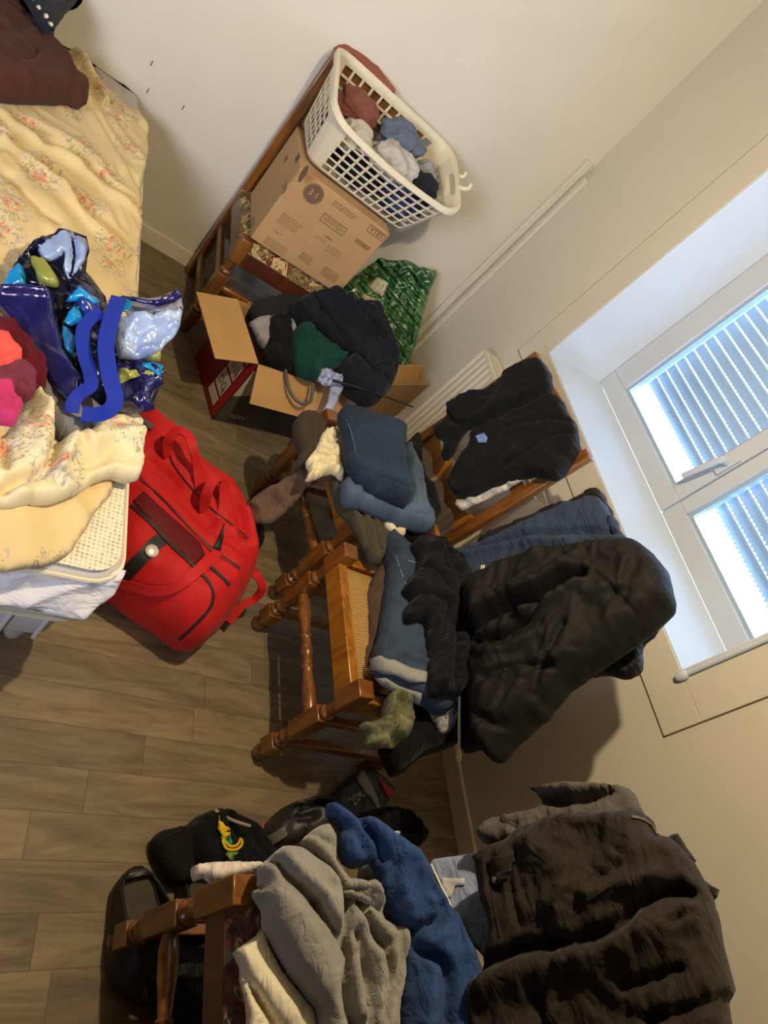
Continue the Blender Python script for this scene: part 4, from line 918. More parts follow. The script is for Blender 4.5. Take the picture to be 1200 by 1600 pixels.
gb = cloth('plastic_bag', M_green, [(529,456),(546,441),(567,421),(589,401),(614,405),(637,407),(654,416),(670,421),(681,423),(683,430),(673,452),(664,484),(654,523),(646,551),(639,570),(629,592),(619,596),(606,575),(598,540),(585,510),(571,495),(548,484),(536,470)], PGn, th=.04, rim=.05, back=.8, xmin=XL+.006, ymax=YW-.02, smoothpts=False,
           wr=[(.020,.05,60,2.2)], folds=[([(620,420),(612,450),(600,490),(590,520)], .010, -.025), ([(655,440),(645,490),(640,540)], .010, -.018)], res=.008, label='green striped plastic bag crumpled in the corner carton', cat='bag', seed=4)
for k, (pts, t) in enumerate((([(589,432),(607,442),(597,464),(576,449)], 'BIO'), ([(567,457),(589,470),(577,488),(559,484)], 'SAC'))):
    p = on_patch(gb, 'printed_label', plain('label_paper%d' % k, 'b9b48e', .5), pts, parent=gb, off=.004, res=4)

    m_ = plain('label_print%d' % k, '4a4a34', .6)
    cxp, cyp = np.mean([q_[0] for q_ in pts]), np.mean([q_[1] for q_ in pts])
    strip(gb, 'printed_ring', m_, [(cxp-4,cyp-2),(cxp,cyp-5),(cxp+4,cyp-2),(cxp+3,cyp+3),(cxp-2,cyp+3),(cxp-4,cyp-1)], .0012, parent=gb, tube=True, off=.0085)
    strip(gb, 'printed_line', m_, [(cxp+8,cyp-4),(cxp+2,cyp+9)], .003, .001, parent=gb, off=.0085)

# ---------------------------------------------------------------- clothes on the middle chair
def denim(name, c1, c2): return fabric(name, c1, rough=.95, col2=c2, vscale=7, bump=.4, bscale=600)
M_den = denim('blue_denim', '232c38', '3d4d60'); M_denD = denim('dark_denim', '18222e', '263648'); M_denL = denim('faded_denim', '36434f', '566a7e'); M_cuff = fabric('denim_inside', '8c8c86', .08)
PM = ((-.86,1.22,.56), (0,-.38,.92))
gM = lambda name, mat, pts, label, w, **k: garment(name, mat, pts, PM, label, 'clothes', w=w, res=k.pop('res', .007), **k)
gM('trousers', fabric('brown_cotton', '4a3a2c'), [(583,900),(592,884),(606,880),(606,935),(598,975),(590,997),(580,1037),(567,1052),(566,1020),(572,997),(571,930)], 'brown trousers edge under the blue jeans on the middle chair', -.045, th=.03)
gM('trousers', fabric('black_twill', '0c0c0e'), [(590,1165),(592,1180),(600,1197),(612,1215),(630,1206),(661,1182),(700,1170),(719,1152),(724,1085),(690,1080),(640,1090),(600,1120)], 'black trousers hanging off the side of the middle chair below the camouflage ones', -.10, th=.06, rim=.04)
M_camo = fabric('camouflage', '3d4230', col2='7a7a58', vscale=26)
gM('trousers', M_camo, [(600,1093),(617,1083),(637,1097),(646,1122),(640,1147),(623,1163),(612,1170),(600,1170),(583,1173),(567,1163),(572,1150),(556,1140),(570,1127),(592,1124)], 'olive camouflage trousers rolled up at the side of the middle chair', -.03, th=.05, rim=.03, folds=[([(575,1130),(600,1140),(610,1168)], .008, -.018), ([(592,1124),(620,1130),(640,1145)], .008, -.012)], wr=[(.022,.03,20,1.6)])
gM('shirt', fabric('black_white_stripe', '141416', col2='b8b4ac', vscale=60), [(672,1108),(700,1092),(713,1110),(712,1132),(692,1150),(682,1138)], 'black and white striped garment under the dark top on the middle chair', -.03, th=.025)
jm = gM('jeans', M_den, [(600,842),(613,833),(640,862),(680,878),(722,925),(745,985),(743,1035),(722,1085),(690,1118),(657,1100),(612,1078),(585,1057),(579,1033),(590,990),(600,930),(603,880)], 'blue jeans with rolled pale cuffs lying across the middle chair seat', .0, th=.06, rim=.05, folds=[([(650,870),(640,920),(645,1000)], .006, -.004), ([(620,1040),(680,1060),(720,1070)], .01, .01)], wr=[(.008,.07,80,2)])
on_patch(jm, 'rolled_cuff', M_cuff, [(581,1030),(597,1026),(620,1036),(640,1046),(666,1052),(665,1066),(640,1064),(618,1054),(600,1050),(584,1046)], parent=jm, off=.004, thick=.004)
on_patch(jm, 'rolled_cuff', M_cuff, [(588,1058),(604,1058),(625,1071),(660,1082),(658,1099),(640,1092),(616,1077),(598,1068)], parent=jm, off=.004, thick=.004)
strip(jm, 'pocket_seam', plain('pale_thread', '8f9aa6', .8), [(619,870),(626,890),(634,915),(642,922)], .0016, parent=jm, tube=True, off=.001)
strip(jm, 'pocket_seam', plain('pale_thread2', '8f9aa6', .8), [(619,869),(635,876),(655,880)], .0016, parent=jm, tube=True, off=.001)
gM('shirt', fabric('black_jersey', '0f1013', .15), [(640,852),(660,846),(683,847),(703,863),(722,895),(733,940),(722,968),(720,988),(737,1024),(745,1043),(742,1077),(733,1060),(722,1085),(690,1092),(670,1090),(667,1063),(666,1017),(660,977),(645,975),(633,972),(632,953),(640,940),(627,927),(636,910),(650,895),(652,875)], 'black jersey top crumpled over the blue jeans on the middle chair', .065, th=.055, rim=.03,
   folds=[([(680,860),(700,900),(712,950),(705,1010),(700,1070)], .012, -.02), ([(655,900),(675,910),(690,930)], .008, -.02), ([(640,940),(665,945),(690,960),(680,1010)], .009, -.018), ([(690,980),(715,1020),(735,1060)], .010, -.012), ([(665,870),(690,885),(705,920)], .014, .02), ([(690,1000),(690,1040),(685,1080)], .014, .012)], wr=[(.016,.04,75,2.2)])
build(MB().tube([px3(718,1080,.04,PM), px3(717.5,1150,.02,PM), px3(717,1175,.015,PM)], .0035, 8).lathe([(0,.004),(.2,.007),(.8,.007),(1,.003)], px3(717,1172,.015,PM), px3(716.5,1191,.012,PM), 12), 'shutter_rod', plain('ivory_plastic', 'd8cda4', .4), label='thin ivory plastic rod pointing down beside the quilted coat', cat='rod')

PMB = ((-.86,1.45,.9), (-.05,-.93,.32))
gB = lambda name, mat, pts, label, w, **k: garment(name, mat, pts, PMB, label, 'clothes', w=w, res=k.pop('res', .008), **k)
gB('jumper', fabric('dark_plum_knit', '1b1618'), [(722,880),(740,862),(774,839),(835,813),(900,788),(932,772),(944,772),(950,788),(958,806),(940,832),(830,880),(740,910)], 'dark plum jumper over the middle chair back, behind the blue shirt', -.02, th=.05)
bsh = gB('shirt', fabric('slate_blue_cotton', '2c384c', .1), [(716,870),(745,857),(781,843),(858,808),(920,787),(945,790),(959,812),(968,817),(970,832),(978,838),(985,855),(960,880),(880,895),(800,930),(740,938),(732,915),(724,900)], 'slate blue shirt over the middle chair back with a small cream tab', .03, th=.06, rim=.035,
   folds=[([(740,870),(830,850),(920,845),(975,845)], .010, -.018), ([(735,880),(820,865),(900,862)], .014, .012), ([(730,855),(735,890),(738,920)], .006, -.012), ([(958,812),(955,830),(968,850)], .006, -.02)], wr=[(.010,.06,-20,3)])
on_patch(bsh, 'cloth_tab', fabric('cream_tab','c9bf9c'), [(751,884),(758,883),(757,905),(750,905)], parent=bsh, res=3)
M_quilt = plain('black_quilted_nylon', '100e0b', .75, var=.25, vscale=9, bump=.3, bscale=90, coord='UV', spec=.25)
gB('coat', fabric('black_lining', '0b0b0c', rough=.6), [(890,1060),(905,1040),(950,1000),(1010,960),(1035,968),(1028,991),(1006,1014),(1006,1037),(1000,1054),(975,1062),(950,1057),(920,1060)], 'black coat lining hanging below the quilted coat shoulder on the middle chair', -.03, th=.04)
gB('trousers', fabric('black_corduroy', '0a0a0b'), [(722,1100),(734,1040),(760,1060),(775,1120),(770,1170),(752,1172),(734,1177),(722,1170)], 'black garment between the quilted coat and the ivory rod', -.02, th=.06)
gB('coat', M_quilt, [(736,928),(748,914),(762,905),(797,889),(842,875),(884,866),(940,856),(980,853),(998,855),(1021,867),(1038,886),(1048,907),(1054,930),(1056,951),(1039,968),(1012,990),(985,1012),(960,1030),(933,1047),(905,1068),(887,1083),(856,1120),(828,1145),(803,1170),(783,1191),(765,1184),(748,1160),(742,1120),(740,1080),(744,1040),(748,998),(744,977),(735,948)], 'big black quilted coat hung over the back of the middle chair', .08, th=.10, rim=.08, res=.0065, back=.6,
   folds=[([(750,1002),(800,974),(856,958),(898,934),(926,926)], .016, -.045), ([(760,1018),(817,1008),(870,966),(890,944)], .012, -.03), ([(760,985),(810,955),(860,940),(905,915)], .022, .022), ([(840,985),(885,965),(925,940)], .02, .02),
          ([(947,924),(975,950),(1003,978)], .005, -.008), ([(891,868),(896,885),(902,902)], .004, -.007), ([(922,861),(930,885),(941,908)], .004, -.007), ([(770,960),(800,900),(850,880)], .03, .012), ([(900,1000),(870,1050),(850,1100)], .012, -.014), ([(780,1080),(830,1060),(880,1060)], .010, -.016), ([(775,1040),(820,1035),(860,1010)], .016, .014), ([(765,1130),(800,1150),(830,1140)], .010, -.012),([(985,1012),(1010,985),(1035,965)],.01,-.014)],
   wr=[(.012,.06,-35,2)])

# ---------------------------------------------------------------- clothes on the chair by the radiator
PLs = ((-1.45,1.22,.53), (0,-.30,.95))
gL = lambda name, mat, pts, label, w, **k: garment(name, mat, pts, PLs, label, 'clothes', w=w, res=k.pop('res', .007), **k)
gL('jacket', fabric('khaki_canvas', '3d3326'), [(457,664),(467,655),(488,659),(506,674),(520,700),(500,740),(478,735),(461,732),(467,706),(459,686)], 'khaki canvas garment at the front corner of the radiator chair', -.01, th=.05)
gL('apron', fabric('faded_brown_cloth', '5f4a3a', .2), [(374,795),(392,780),(410,766),(445,748),(478,732),(525,735),(524,746),(505,752),(481,762),(464,782),(445,802),(426,817),(402,818),(382,812)], 'faded brown cloth trailing from the radiator chair towards the red bag', -.02, th=.02, ctrl=[(380,800,-.14),(410,790,-.10),(520,740,.03),(480,750,.0),(450,770,-.05)], wr=[(.010,.05,-40,2.5)])
gL('trousers', fabric('taupe_twill', '453f30'), [(515,752),(531,767),(540,787),(570,800),(601,817),(625,832),(612,850),(608,866),(589,880),(577,874),(556,836),(540,812),(524,792)], 'taupe trousers folded on the edge of the radiator chair seat', .0, th=.04, folds=[([(530,790),(560,815),(575,860)], .006, -.014), ([(540,795),(575,820),(590,865)], .006, -.012)], w_=0) if False else gL('trousers', fabric('taupe_twill', '453f30'), [(515,752),(531,767),(540,787),(570,800),(601,817),(625,832),(612,850),(608,866),(589,880),(577,874),(556,836),(540,812),(524,792)], 'taupe trousers folded on the edge of the radiator chair seat', .0, th=.04, folds=[([(530,790),(560,815),(575,860)], .006, -.014), ([(540,795),(575,820),(590,865)], .006, -.012)])
gL('trousers', fabric('black_cotton_twill', '0f0f11'), [(560,800),(600,822),(640,845),(656,846),(680,820),(684,805),(672,770),(656,752),(652,692),(637,688),(620,720),(580,760)], 'black trousers under the two pairs of jeans on the radiator chair', .0, th=.05)
gL('jeans', M_denL, [(536,752),(554,752),(577,767),(604,782),(632,790),(628,740),(628,705),(636,697),(643,717),(656,755),(665,793),(675,817),(671,830),(642,825),(598,808),(554,793),(538,788),(532,770)], 'faded light blue jeans under the dark folded pair on the radiator chair', .06, th=.05, rim=.03)
gL('shirt', fabric('cream_crumpled_cotton', 'd5c8a0', .05), [(507,674),(522,680),(528,690),(530,720),(537,741),(532,752),(524,742),(507,744),(494,750),(476,752),(482,738),(477,722),(490,706),(498,690)], 'small cream crumpled cloth next to the folded jeans', .05, th=.03, rim=.015, wr=[(.012,.025,60,1.6)])
fj = gL('jeans', M_denD, [(526,648),(534,645),(560,649),(590,657),(621,668),(631,682),(630,710),(630,738),(637,760),(645,782),(633,791),(606,783),(577,767),(557,752),(548,738),(541,728),(537,688)], 'dark blue jeans folded flat on top of the radiator chair pile', .12, th=.045, rim=.02, smoothpts=False, wr=[(.004,.06,80,2)], folds=[([(552,748),(580,755),(630,770)], .008, -.014), ([(556,756),(590,768),(632,782)], .006, -.010)])
strip(fj, 'side_seam', plain('denim_thread', '51708e', .9), [(541,655),(551,680),(556,712),(566,738)], .002, parent=fj, tube=True, off=.001)
PLB = ((-1.52,1.47,.86), (.14,-.93,.30))
gLB = lambda name, mat, pts, label, w, **k: garment(name, mat, pts, PLB, label, 'clothes', w=w, res=k.pop('res', .007), **k)
gLB('tea_towel', fabric('grey_white_stripe', '8a8680', col2='d8d2c4', vscale=40), [(713,786),(725,776),(750,765),(792,745),(830,722),(846,728),(800,762),(746,788),(720,798)], 'white and grey striped cloth edge under the black trousers on the radiator chair back', -.025, th=.012, rim=.01)
tb = gLB('trousers', fabric('black_stretch', '0e0e10', .2), [(727,715),(738,700),(743,682),(789,659),(838,632),(866,620),(880,628),(888,647),(904,670),(908,697),(903,715),(888,735),(872,748),(856,751),(840,748),(819,748),(790,757),(765,765),(735,780),(714,777),(702,757),(712,739)], 'lower black trousers over the radiator chair back, with a blue label', -.01, th=.055, rim=.03,
    folds=[([(760,760),(820,725),(870,690),(905,685)], .006, -.010), ([(800,680),(850,665),(900,668)], .006, -.008)], wr=[(.010,.05,-30,3)])
on_patch(tb, 'blue_label', plain('blue_label', '6c84b8', .5), [(743,681),(757,677),(762,684),(760,692),(747,692)], parent=tb, res=3)
gLB('trousers', fabric('black_jersey_knit', '0c0d0f', .2), [(700,638),(735,620),(766,609),(804,582),(836,567),(850,568),(860,583),(864,600),(862,611),(835,628),(800,642),(773,655),(745,668),(727,674),(712,700),(702,716),(693,720),(696,695),(682,682),(690,668),(701,655)], 'upper black trousers over the radiator chair back', .02, th=.05, rim=.03, wr=[(.010,.05,-30,3)], folds=[([(700,640),(715,665),(727,673)], .008, -.014)])

# ---------------------------------------------------------------- clothes on the nearest chair
PRs = ((0,.92,.60), (0,-.42,.90))
gR = lambda name, mat, pts, label, w, **k: garment(name, mat, pts, PRs, label, 'clothes', w=w, res=k.pop('res', .006), **k)
gR('towel', fabric('white_terry', 'd9cfc6', .04), [(298,1360),(307,1352),(330,1348),(372,1346),(414,1346),(408,1364),(372,1372),(345,1380),(331,1386),(316,1374),(301,1380)], 'rolled white cloth jutting out beside the corner of the nearest chair', -.12, th=.03, rim=.02, folds=[([(325,1352),(322,1368),(335,1384)], .005, -.008)])
gR('scarf', fabric('dark_purple_print', '2a2230', .4, vscale=50), [(385,1395),(405,1385),(412,1420),(418,1450),(395,1455),(375,1470),(368,1450),(378,1420)], 'dark patterned scarf at the front corner of the nearest chair seat', -.05, th=.02)
gR('towel', fabric('lilac_cotton', '8f8796'), [(376,1452),(392,1432),(412,1418),(425,1450),(408,1462),(386,1466)], 'lilac cloth peeking out between the grey fleece and the cream trousers', -.02, th=.02, rim=.015)
gR('sheet', fabric('grey_shirt_cotton', '68645e'), [(560,1360),(600,1340),(700,1420),(740,1500),(745,1650),(560,1650)], 'dark grey garment beneath the blue and grey tops on the nearest chair', -.04, th=.04)
gR('trousers', fabric('cream_twill', 'd9cfb4', .04), [(363,1490),(385,1474),(398,1466),(404,1456),(412,1460),(422,1480),(450,1526),(490,1577),(494,1600),(500,1680),(380,1690),(382,1640),(386,1590),(380,1560),(374,1530),(372,1510)], 'cream trousers folded at the front of the nearest chair', .035, th=.03, rim=.015, smoothpts=False, folds=[([(366,1500),(400,1560),(445,1620)], .006, -.014), ([(395,1550),(420,1600),(440,1640)], .006, -.012), ([(378,1490),(420,1545),(470,1610)], .03, .012)], wr=[(.004,.08,60,3)])
M_fle = fabric('grey_fleece_marl', '85827a', .08, bump=.5, vscale=30, sheen=.35)
fl = gR('sweater', M_fle, [(402,1361),(413,1346),(428,1332),(444,1326),(460,1328),(487,1344),(512,1360),(532,1385),(560,1380),(582,1378),(590,1410),(594,1438),(612,1447),(630,1453),(634,1475),(628,1520),(622,1563),(616,1610),(615,1690),(494,1690),(494,1600),(490,1578),(465,1544),(428,1489),(408,1450),(406,1423),(392,1402),(394,1388),(404,1392)], 'grey marl fleece sweater heaped over the nearest chair', .06, th=.075, rim=.045,
   folds=[([(412,1352),(425,1362),(440,1382),(458,1400),(480,1425)], .008, -.020), ([(480,1425),(492,1445),(510,1470),(527,1492)], .008, -.022), ([(525,1380),(528,1420),(525,1465),(532,1500),(525,1560),(540,1610)], .009, -.030), ([(430,1350),(460,1375),(490,1410),(505,1450)], .016, .016), ([(510,1390),(515,1430),(515,1460)], .014, .012),
          ([(545,1420),(560,1440),(575,1470),(590,1480)], .007, -.022), ([(548,1415),(565,1425),(578,1432)], .006, -.016), ([(545,1465),(550,1500),(555,1540),(560,1600)], .009, -.024), ([(570,1460),(590,1500),(595,1540),(580,1590)], .009, -.026), ([(610,1450),(614,1500),(606,1540)], .008, -.020), ([(560,1395),(575,1400),(585,1420)], .008, .02), ([(535,1490),(545,1540),(548,1590)], .012, .018), ([(575,1500),(578,1540),(570,1600)], .014, .018), ([(400,1390),(410,1420),(412,1450)], .006, -.008), ([(440,1430),(480,1500),(510,1580)], .03, .010)],
   wr=[(.008,.06,60,2.5)])
gRs = cloth('sleeve', M_fle, [(468,1317),(488,1299),(509,1288),(518,1298),(527,1310),(525,1330),(526,1348),(534,1362),(545,1376),(560,1388),(540,1400),(524,1392),(515,1375),(500,1350),(484,1332)], PRs, w=.09, th=.035, rim=.03, res=.005, parent=fl, wr=[(.005,.04,60,2)], folds=[([(482,1308),(505,1322),(524,1330)], .004, -.008), ([(505,1345),(518,1368),(535,1392)], .010, .01)])
cloth('sleeve', M_fle, [(535,1382),(550,1374),(572,1373),(583,1380),(584,1392),(560,1390),(540,1394)], PRs, w=.13, th=.02, rim=.014, res=.005, parent=fl, wr=[(.005,.03)])
cloth('sleeve', M_fle, [(534,1394),(552,1390),(575,1398),(584,1408),(575,1412),(556,1404),(540,1404)], PRs, w=.13, th=.02, rim=.014, res=.005, parent=fl, wr=[(.005,.03)])
gR('t_shirt', fabric('royal_blue_jersey', '29416e', .08), [(509,1262),(516,1256),(534,1264),(556,1278),(575,1278),(592,1292),(611,1310),(630,1323),(648,1339),(670,1376),(692,1409),(708,1433),(721,1460),(734,1492),(743,1526),(746,1560),(747,1610),(746,1690),(612,1690),(616,1610),(622,1563),(630,1504),(633,1475),(622,1450),(605,1425),(593,1400),(586,1370),(578,1352),(566,1354),(550,1358),(535,1350),(528,1330),(527,1313),(531,1296),(520,1287),(512,1276)], 'royal blue t-shirt lying beside the grey fleece on the nearest chair', .085, th=.065, rim=.045,
   folds=[([(556,1280),(562,1300),(580,1325),(590,1350)], .008, -.026), ([(532,1298),(552,1318),(560,1340)], .007, -.012), ([(600,1375),(606,1360),(602,1395),(615,1420)], .008, -.014), ([(640,1455),(665,1450),(675,1430),(660,1400)], .009, -.020), ([(635,1465),(645,1490),(675,1510),(682,1540),(680,1600)], .010, -.030), ([(660,1345),(690,1400),(695,1440),(702,1480)], .007, -.012), ([(600,1310),(640,1360),(665,1420)], .02, .012), ([(655,1520),(650,1580),(645,1640)], .016, .014), ([(715,1500),(722,1560),(720,1620)], .02, .010)],
   wr=[(.010,.06,75,2.6)])
PRB = ((0,1.12,.90), (-.05,-.90,.42))
gRB = lambda name, mat, pts, label, w, **k: garment(name, mat, pts, PRB, label, 'clothes', w=w, res=k.pop('res', .007), **k)
gRB('jacket', fabric('mid_grey_cotton', '4f4a48', .1), [(748,1300),(760,1287),(787,1274),(813,1271),(836,1266),(846,1252),(838,1238),(826,1228),(846,1232),(887,1228),(930,1229),(960,1231),(978,1230),(994,1243),(1002,1260),(1008,1280),(980,1310),(880,1320),(800,1326),(770,1322),(752,1315)], 'grey cotton jacket draped behind the brown one on the nearest chair back', -.02, th=.05, rim=.03,
    folds=[([(846,1250),(880,1262),(925,1258),(960,1245)], .009, -.022), ([(850,1240),(900,1240),(960,1236)], .012, .012), ([(785,1278),(795,1292),(815,1298)], .006, -.012)], wr=[(.010,.045,0,2.5)])
lb = gRB('shirt', fabric('pale_blue_chambray', '8a93ae', .05), [(672,1350),(683,1341),(716,1336),(752,1332),(772,1326),(780,1400),(790,1500),(760,1500),(735,1470),(712,1430),(694,1398),(682,1370)], 'pale blue chambray shirt showing between the blue t-shirt and the brown jacket', -.08, th=.03, rim=.012, smoothpts=False, wr=[(.004,.05)])
strip(lb, 'edge_piping', fabric('white_piping','d8d4cc'), [(675,1350),(684,1372),(696,1397),(710,1424)], .004, parent=lb, tube=True)
on_patch(lb, 'pocket', fabric('white_pocket','b9b8bc'), [(689,1372),(727,1373),(726,1383),(712,1384),(706,1402),(696,1402)], parent=lb)
gRB('coat', fabric('olive_black_lining', '1a1b18'), [(1030,1320),(1050,1304),(1060,1303),(1075,1325),(1088,1345),(1080,1352),(1100,1375),(1124,1390),(1120,1402),(1108,1415),(1080,1400),(1050,1360)], 'dark olive collar standing up at the top of the brown jacket', .03, th=.02, rim=.012, smoothpts=False)
M_brn = fabric('dark_brown_cotton', '211a13', .14, rough=.8, vscale=9)
bj = gRB('jacket', M_brn, [(750,1342),(766,1328),(787,1316),(831,1291),(883,1277),(943,1273),(1006,1275),(1021,1285),(1031,1306),(1056,1311),(1070,1327),(1084,1348),(1096,1372),(1106,1386),(1117,1408),(1124,1443),(1130,1475),(1139,1503),(1150,1547),(1139,1566),(1145,1600),(1148,1700),(742,1700),(745,1600),(745,1570),(750,1530),(760,1500),(770,1462),(763,1420),(757,1390)], 'dark brown cotton jacket hung over the back of the nearest chair', .04, th=.10, rim=.06, res=.006, smoothpts=False, back=.6,
   folds=[([(748,1522),(800,1505),(835,1490),(890,1484),(943,1473),(985,1455),(1013,1425),(1050,1405),(1085,1408)], .012, -.034), ([(760,1550),(840,1520),(943,1500),(1010,1470),(1080,1440)], .03, .024), ([(987,1547),(1030,1535),(1073,1520)], .007, -.016), ([(1021,1596),(1080,1580),(1145,1558)], .008, -.020), ([(883,1443),(905,1418),(935,1395),(987,1369)], .004, -.005),
          ([(826,1345),(818,1380),(826,1420),(838,1455)], .008, -.010), ([(895,1292),(930,1300),(960,1290)], .012, .012), ([(800,1320),(790,1360),(800,1400)], .012, -.008), ([(850,1330),(900,1380),(890,1420)], .03, .014), ([(970,1340),(985,1350)], .004, -.004), ([(940,1410),(990,1400),(1040,1385)], .016, .018), ([(860,1560),(870,1600),(890,1660)], .012, -.012), ([(1060,1455),(1090,1440)], .006, -.012)],
   wr=[(.014,.07,-10,2.2), (.004,.022,40,1.5)])
tab = on_patch(bj, 'button_tab', M_brn, [(762,1345),(797,1328),(800,1362),(778,1386),(768,1380)], parent=bj, off=.006, thick=.004)
q = hit(bj, 781, 1374)
if q[0]: build(MB().lathe([(0,.006),(.6,.006),(1,.003)], np.array(q[0])+np.array(q[1])*.010, np.array(q[0])+np.array(q[1])*.0145, 14), 'snap_button', plain('snap_metal', 'b0aaa0', .25, metal=1), bj)
strip(bj, 'zip', plain('brass_zip', '6f6656', .4, metal=.7), [(985,1277),(1005,1279),(1018,1292),(1027,1306)], .004, parent=bj, off=.002)
strip(bj, 'seam', M_brn, [(883,1443),(905,1418),(935,1395),(987,1369)], .002, parent=bj, tube=True, off=.001)
strip(bj, 'hem', M_brn, [(758,1345),(765,1380),(775,1430),(782,1465)], .003, parent=bj, tube=True, off=.001)

# ---------------------------------------------------------------- shoes and things on the floor
M_sole = plain('shoe_sole', '6b5c40', .7); M_clog = plain('black_clog_leather', '15140f', .5, var=.3, vscale=20, bump=.2); M_insole = plain('worn_insole', '3a3528', .8, var=.2, vscale=25)
def clog(cx_, cy_, head, L_, W_, H_, label):
    a = math.radians(head); c, s = math.cos(a), math.sin(a)
    T = lambda x, y, z: (cx_ + c*x - s*y, cy_ + s*x + c*y, z)
    e = empty('clog', (cx_, cy_, 0), label, 'shoe', None)
    def half(t): return W_/2*(.62 + .38*math.sin(math.pi*min(1, t*.9+.1)))*(math.sin(math.pi*min(1, max(0, t)*.5+.5))**.35 if t > .5 else (min(1, (t+.02)*6))**.5)
    def wd_(t): # t 0 heel..1 toe
        base_ = .36 + .14*math.sin(math.pi*(t*.8+.25)-.3)**2 + .0
        return W_*(.40+.10*math.sin((t-.25)*math.pi*1.2))*min(1, (t*7)**.5 if t > 0 else 0)*min(1, ((1-t)*4.5)**.5 if t < 1 else 0)
    n, k = 26, 24
    ts = [0.004+.992*(i/(n-1)) for i in range(n)]
    m = MB()
    for t in ts:
        for z, g in ((0,.96),(.012,1.03),(.024,1.0)):
            pass
    # sole
    V = []; F = []; R = []
    for t in ts: R.append((L_*(t-.5), wd_(t)))
    for z, g in ((0, .95), (.006,1.02), (.02, 1.03), (.026, .99)):
        for x, h in R: V.append(T(x*g**.3, h*g, z))
        for x, h in R[::-1]: V.append(T(x*g**.3, -h*g, z))
    q = 2*n
    for j in range(3):
        for i in range(q): i2 = (i+1) % q; F.append((j*q+i, j*q+i2, (j+1)*q+i2, (j+1)*q+i))
    F.append(tuple(range(q))[::-1]); F.append(tuple(3*q+i for i in range(q)))
    recalc(build((V, F), 'sole', M_sole, e, smooth=50))
    # upper: arched sections over the front, rims at the heel; opening in the back half
    V = []; F = []; kk = 18
    for i, t in enumerate(ts):
        x, h = R[i]; top = H_*(.62 if t < .12 else .62+.38*min(1, (t-.12)/.30)) if t < .45 else H_*(1-.55*((t-.45)/.55)**1.6)
        open_ = t < .50
        for j in range(kk+1):
            ph = math.pi*j/kk; y = h*1.02*math.cos(ph)*(1-.12*math.sin(ph)); z = .024 + (top-.024)*math.sin(ph)**.75
            if open_:
                lim = .62 - .30*min(1, abs(t-.0)/.5)**6 ; zr = top*(.72+.28*t/.5)
                u = abs(math.cos(ph)); y = (1 if ph < math.pi/2 else -1)*h*(1.02-.18*(1-u)); z = .024 + (zr-.024)*(1-u) if True else z
            V.append(T(x, y, z))
    for i in range(n-1):
        for j in range(kk):
            if ts[i] < .50 and j in (kk//2-1, kk//2): 
                if ts[i] > .06: continue
            F.append((i*(kk+1)+j, i*(kk+1)+j+1, (i+1)*(kk+1)+j+1, (i+1)*(kk+1)+j))
    o = recalc(build((V, F), 'upper', M_clog, e, smooth=60)); sm = o.modifiers.new('solid', 'SOLIDIFY'); sm.thickness = .005
    V = [T(L_*(t-.5), y*wd_(t)*.9, .030) for t in ts[1:-1] for y in (-1, 1)]; F = [(2*i, 2*i+1, 2*i+3, 2*i+2) for i in range(len(ts)-3)]
    recalc(build((V, F), 'insole', M_insole, e))
    return e
clog(-.225, .735, 12, .255, .125, .115, 'black slip-on clog nearest the front leg of the nearest chair')
clog(-.225, .880, 6, .28, .115, .105, 'black slip-on clog behind the first, half under the nearest chair')
PF = ((-.42,.95,.05), (0,-.1,1))
gF = lambda name, mat, pts, label, cat, w, **k: garment(name, mat, pts, PF, label, cat, w=w, zmin=.003, res=k.pop('res', .006), **k)
cap = gF('cap', fabric('black_cap_cotton', '14130f'), [(300,1380),(280,1382),(264,1380),(250,1360),(239,1334),(237,1314),(250,1299),(268,1294),(288,1292),(296,1310),(296,1345),(300,1365)], 'black cloth cap lying on the floor with its peak towards the planks', 'cap', 0, th=.05, rim=.03, back=1, wr=[(.003,.05)])
strip(cap, 'seam', plain('cap_seam', '2c2b27', .9), [(248,1320),(262,1304),(285,1298)], .002, parent=cap, tube=True)
bb_ = gF('shoe_bag', fabric('black_pile', '0e0e10', .3), [(290,1300),(296,1288),(306,1278),(336,1266),(352,1270),(376,1280),(398,1294),(412,1320),(420,1346),(400,1365),(360,1372),(320,1368),(300,1362),(291,1335)], 'black soft bag with yellow and green pocket, on the floor beside the cap', 'bag', .015, th=.07, rim=.04, back=1, folds=[([(340,1275),(346,1300),(360,1320)], .01, -.02)])
strip(bb_, 'piping', plain('grey_piping', 'a39c8c', .7), [(292,1290),(291,1302),(284,1318),(281,1334),(287,1348),(298,1358)], .006, parent=bb_, tube=True, off=.004) or strip(cap, 'piping', plain('grey_piping', 'a39c8c', .7), [(294,1296),(289,1310),(284,1322)], .006, parent=cap, tube=True)
strip(bb_, 'piping', plain('beige_piping', '8f8470', .7), [(337,1268),(352,1276),(372,1285),(390,1292)], .008, parent=bb_, tube=True, off=.004)
Yl = fabric('yellow_cotton', 'd9b21e', .05); Gn = fabric('green_cotton', '2f8f74', .05)
on_patch(bb_, 'yellow_trim', Yl, [(337,1278),(345,1283),(352,1292),(358,1305),(350,1308),(345,1300),(341,1290)], parent=bb_, off=.01, res=3)
on_patch(bb_, 'green_trim', Gn, [(345,1308),(358,1304),(360,1322),(352,1320),(342,1312)], parent=bb_, off=.008, res=3)
strip(bb_, 'pocket_rim', Yl, [(343,1314),(344,1326),(354,1333),(365,1332),(374,1326),(381,1316),(377,1309),(371,1320),(364,1326),(355,1321),(346,1314)], .006, parent=bb_, off=.012, tube=True)
on_patch(bb_, 'green_trim', plain('green_fade','6f8a3a',.8), [(352,1334),(370,1332),(364,1342),(358,1342)], parent=bb_, off=.006, res=3)
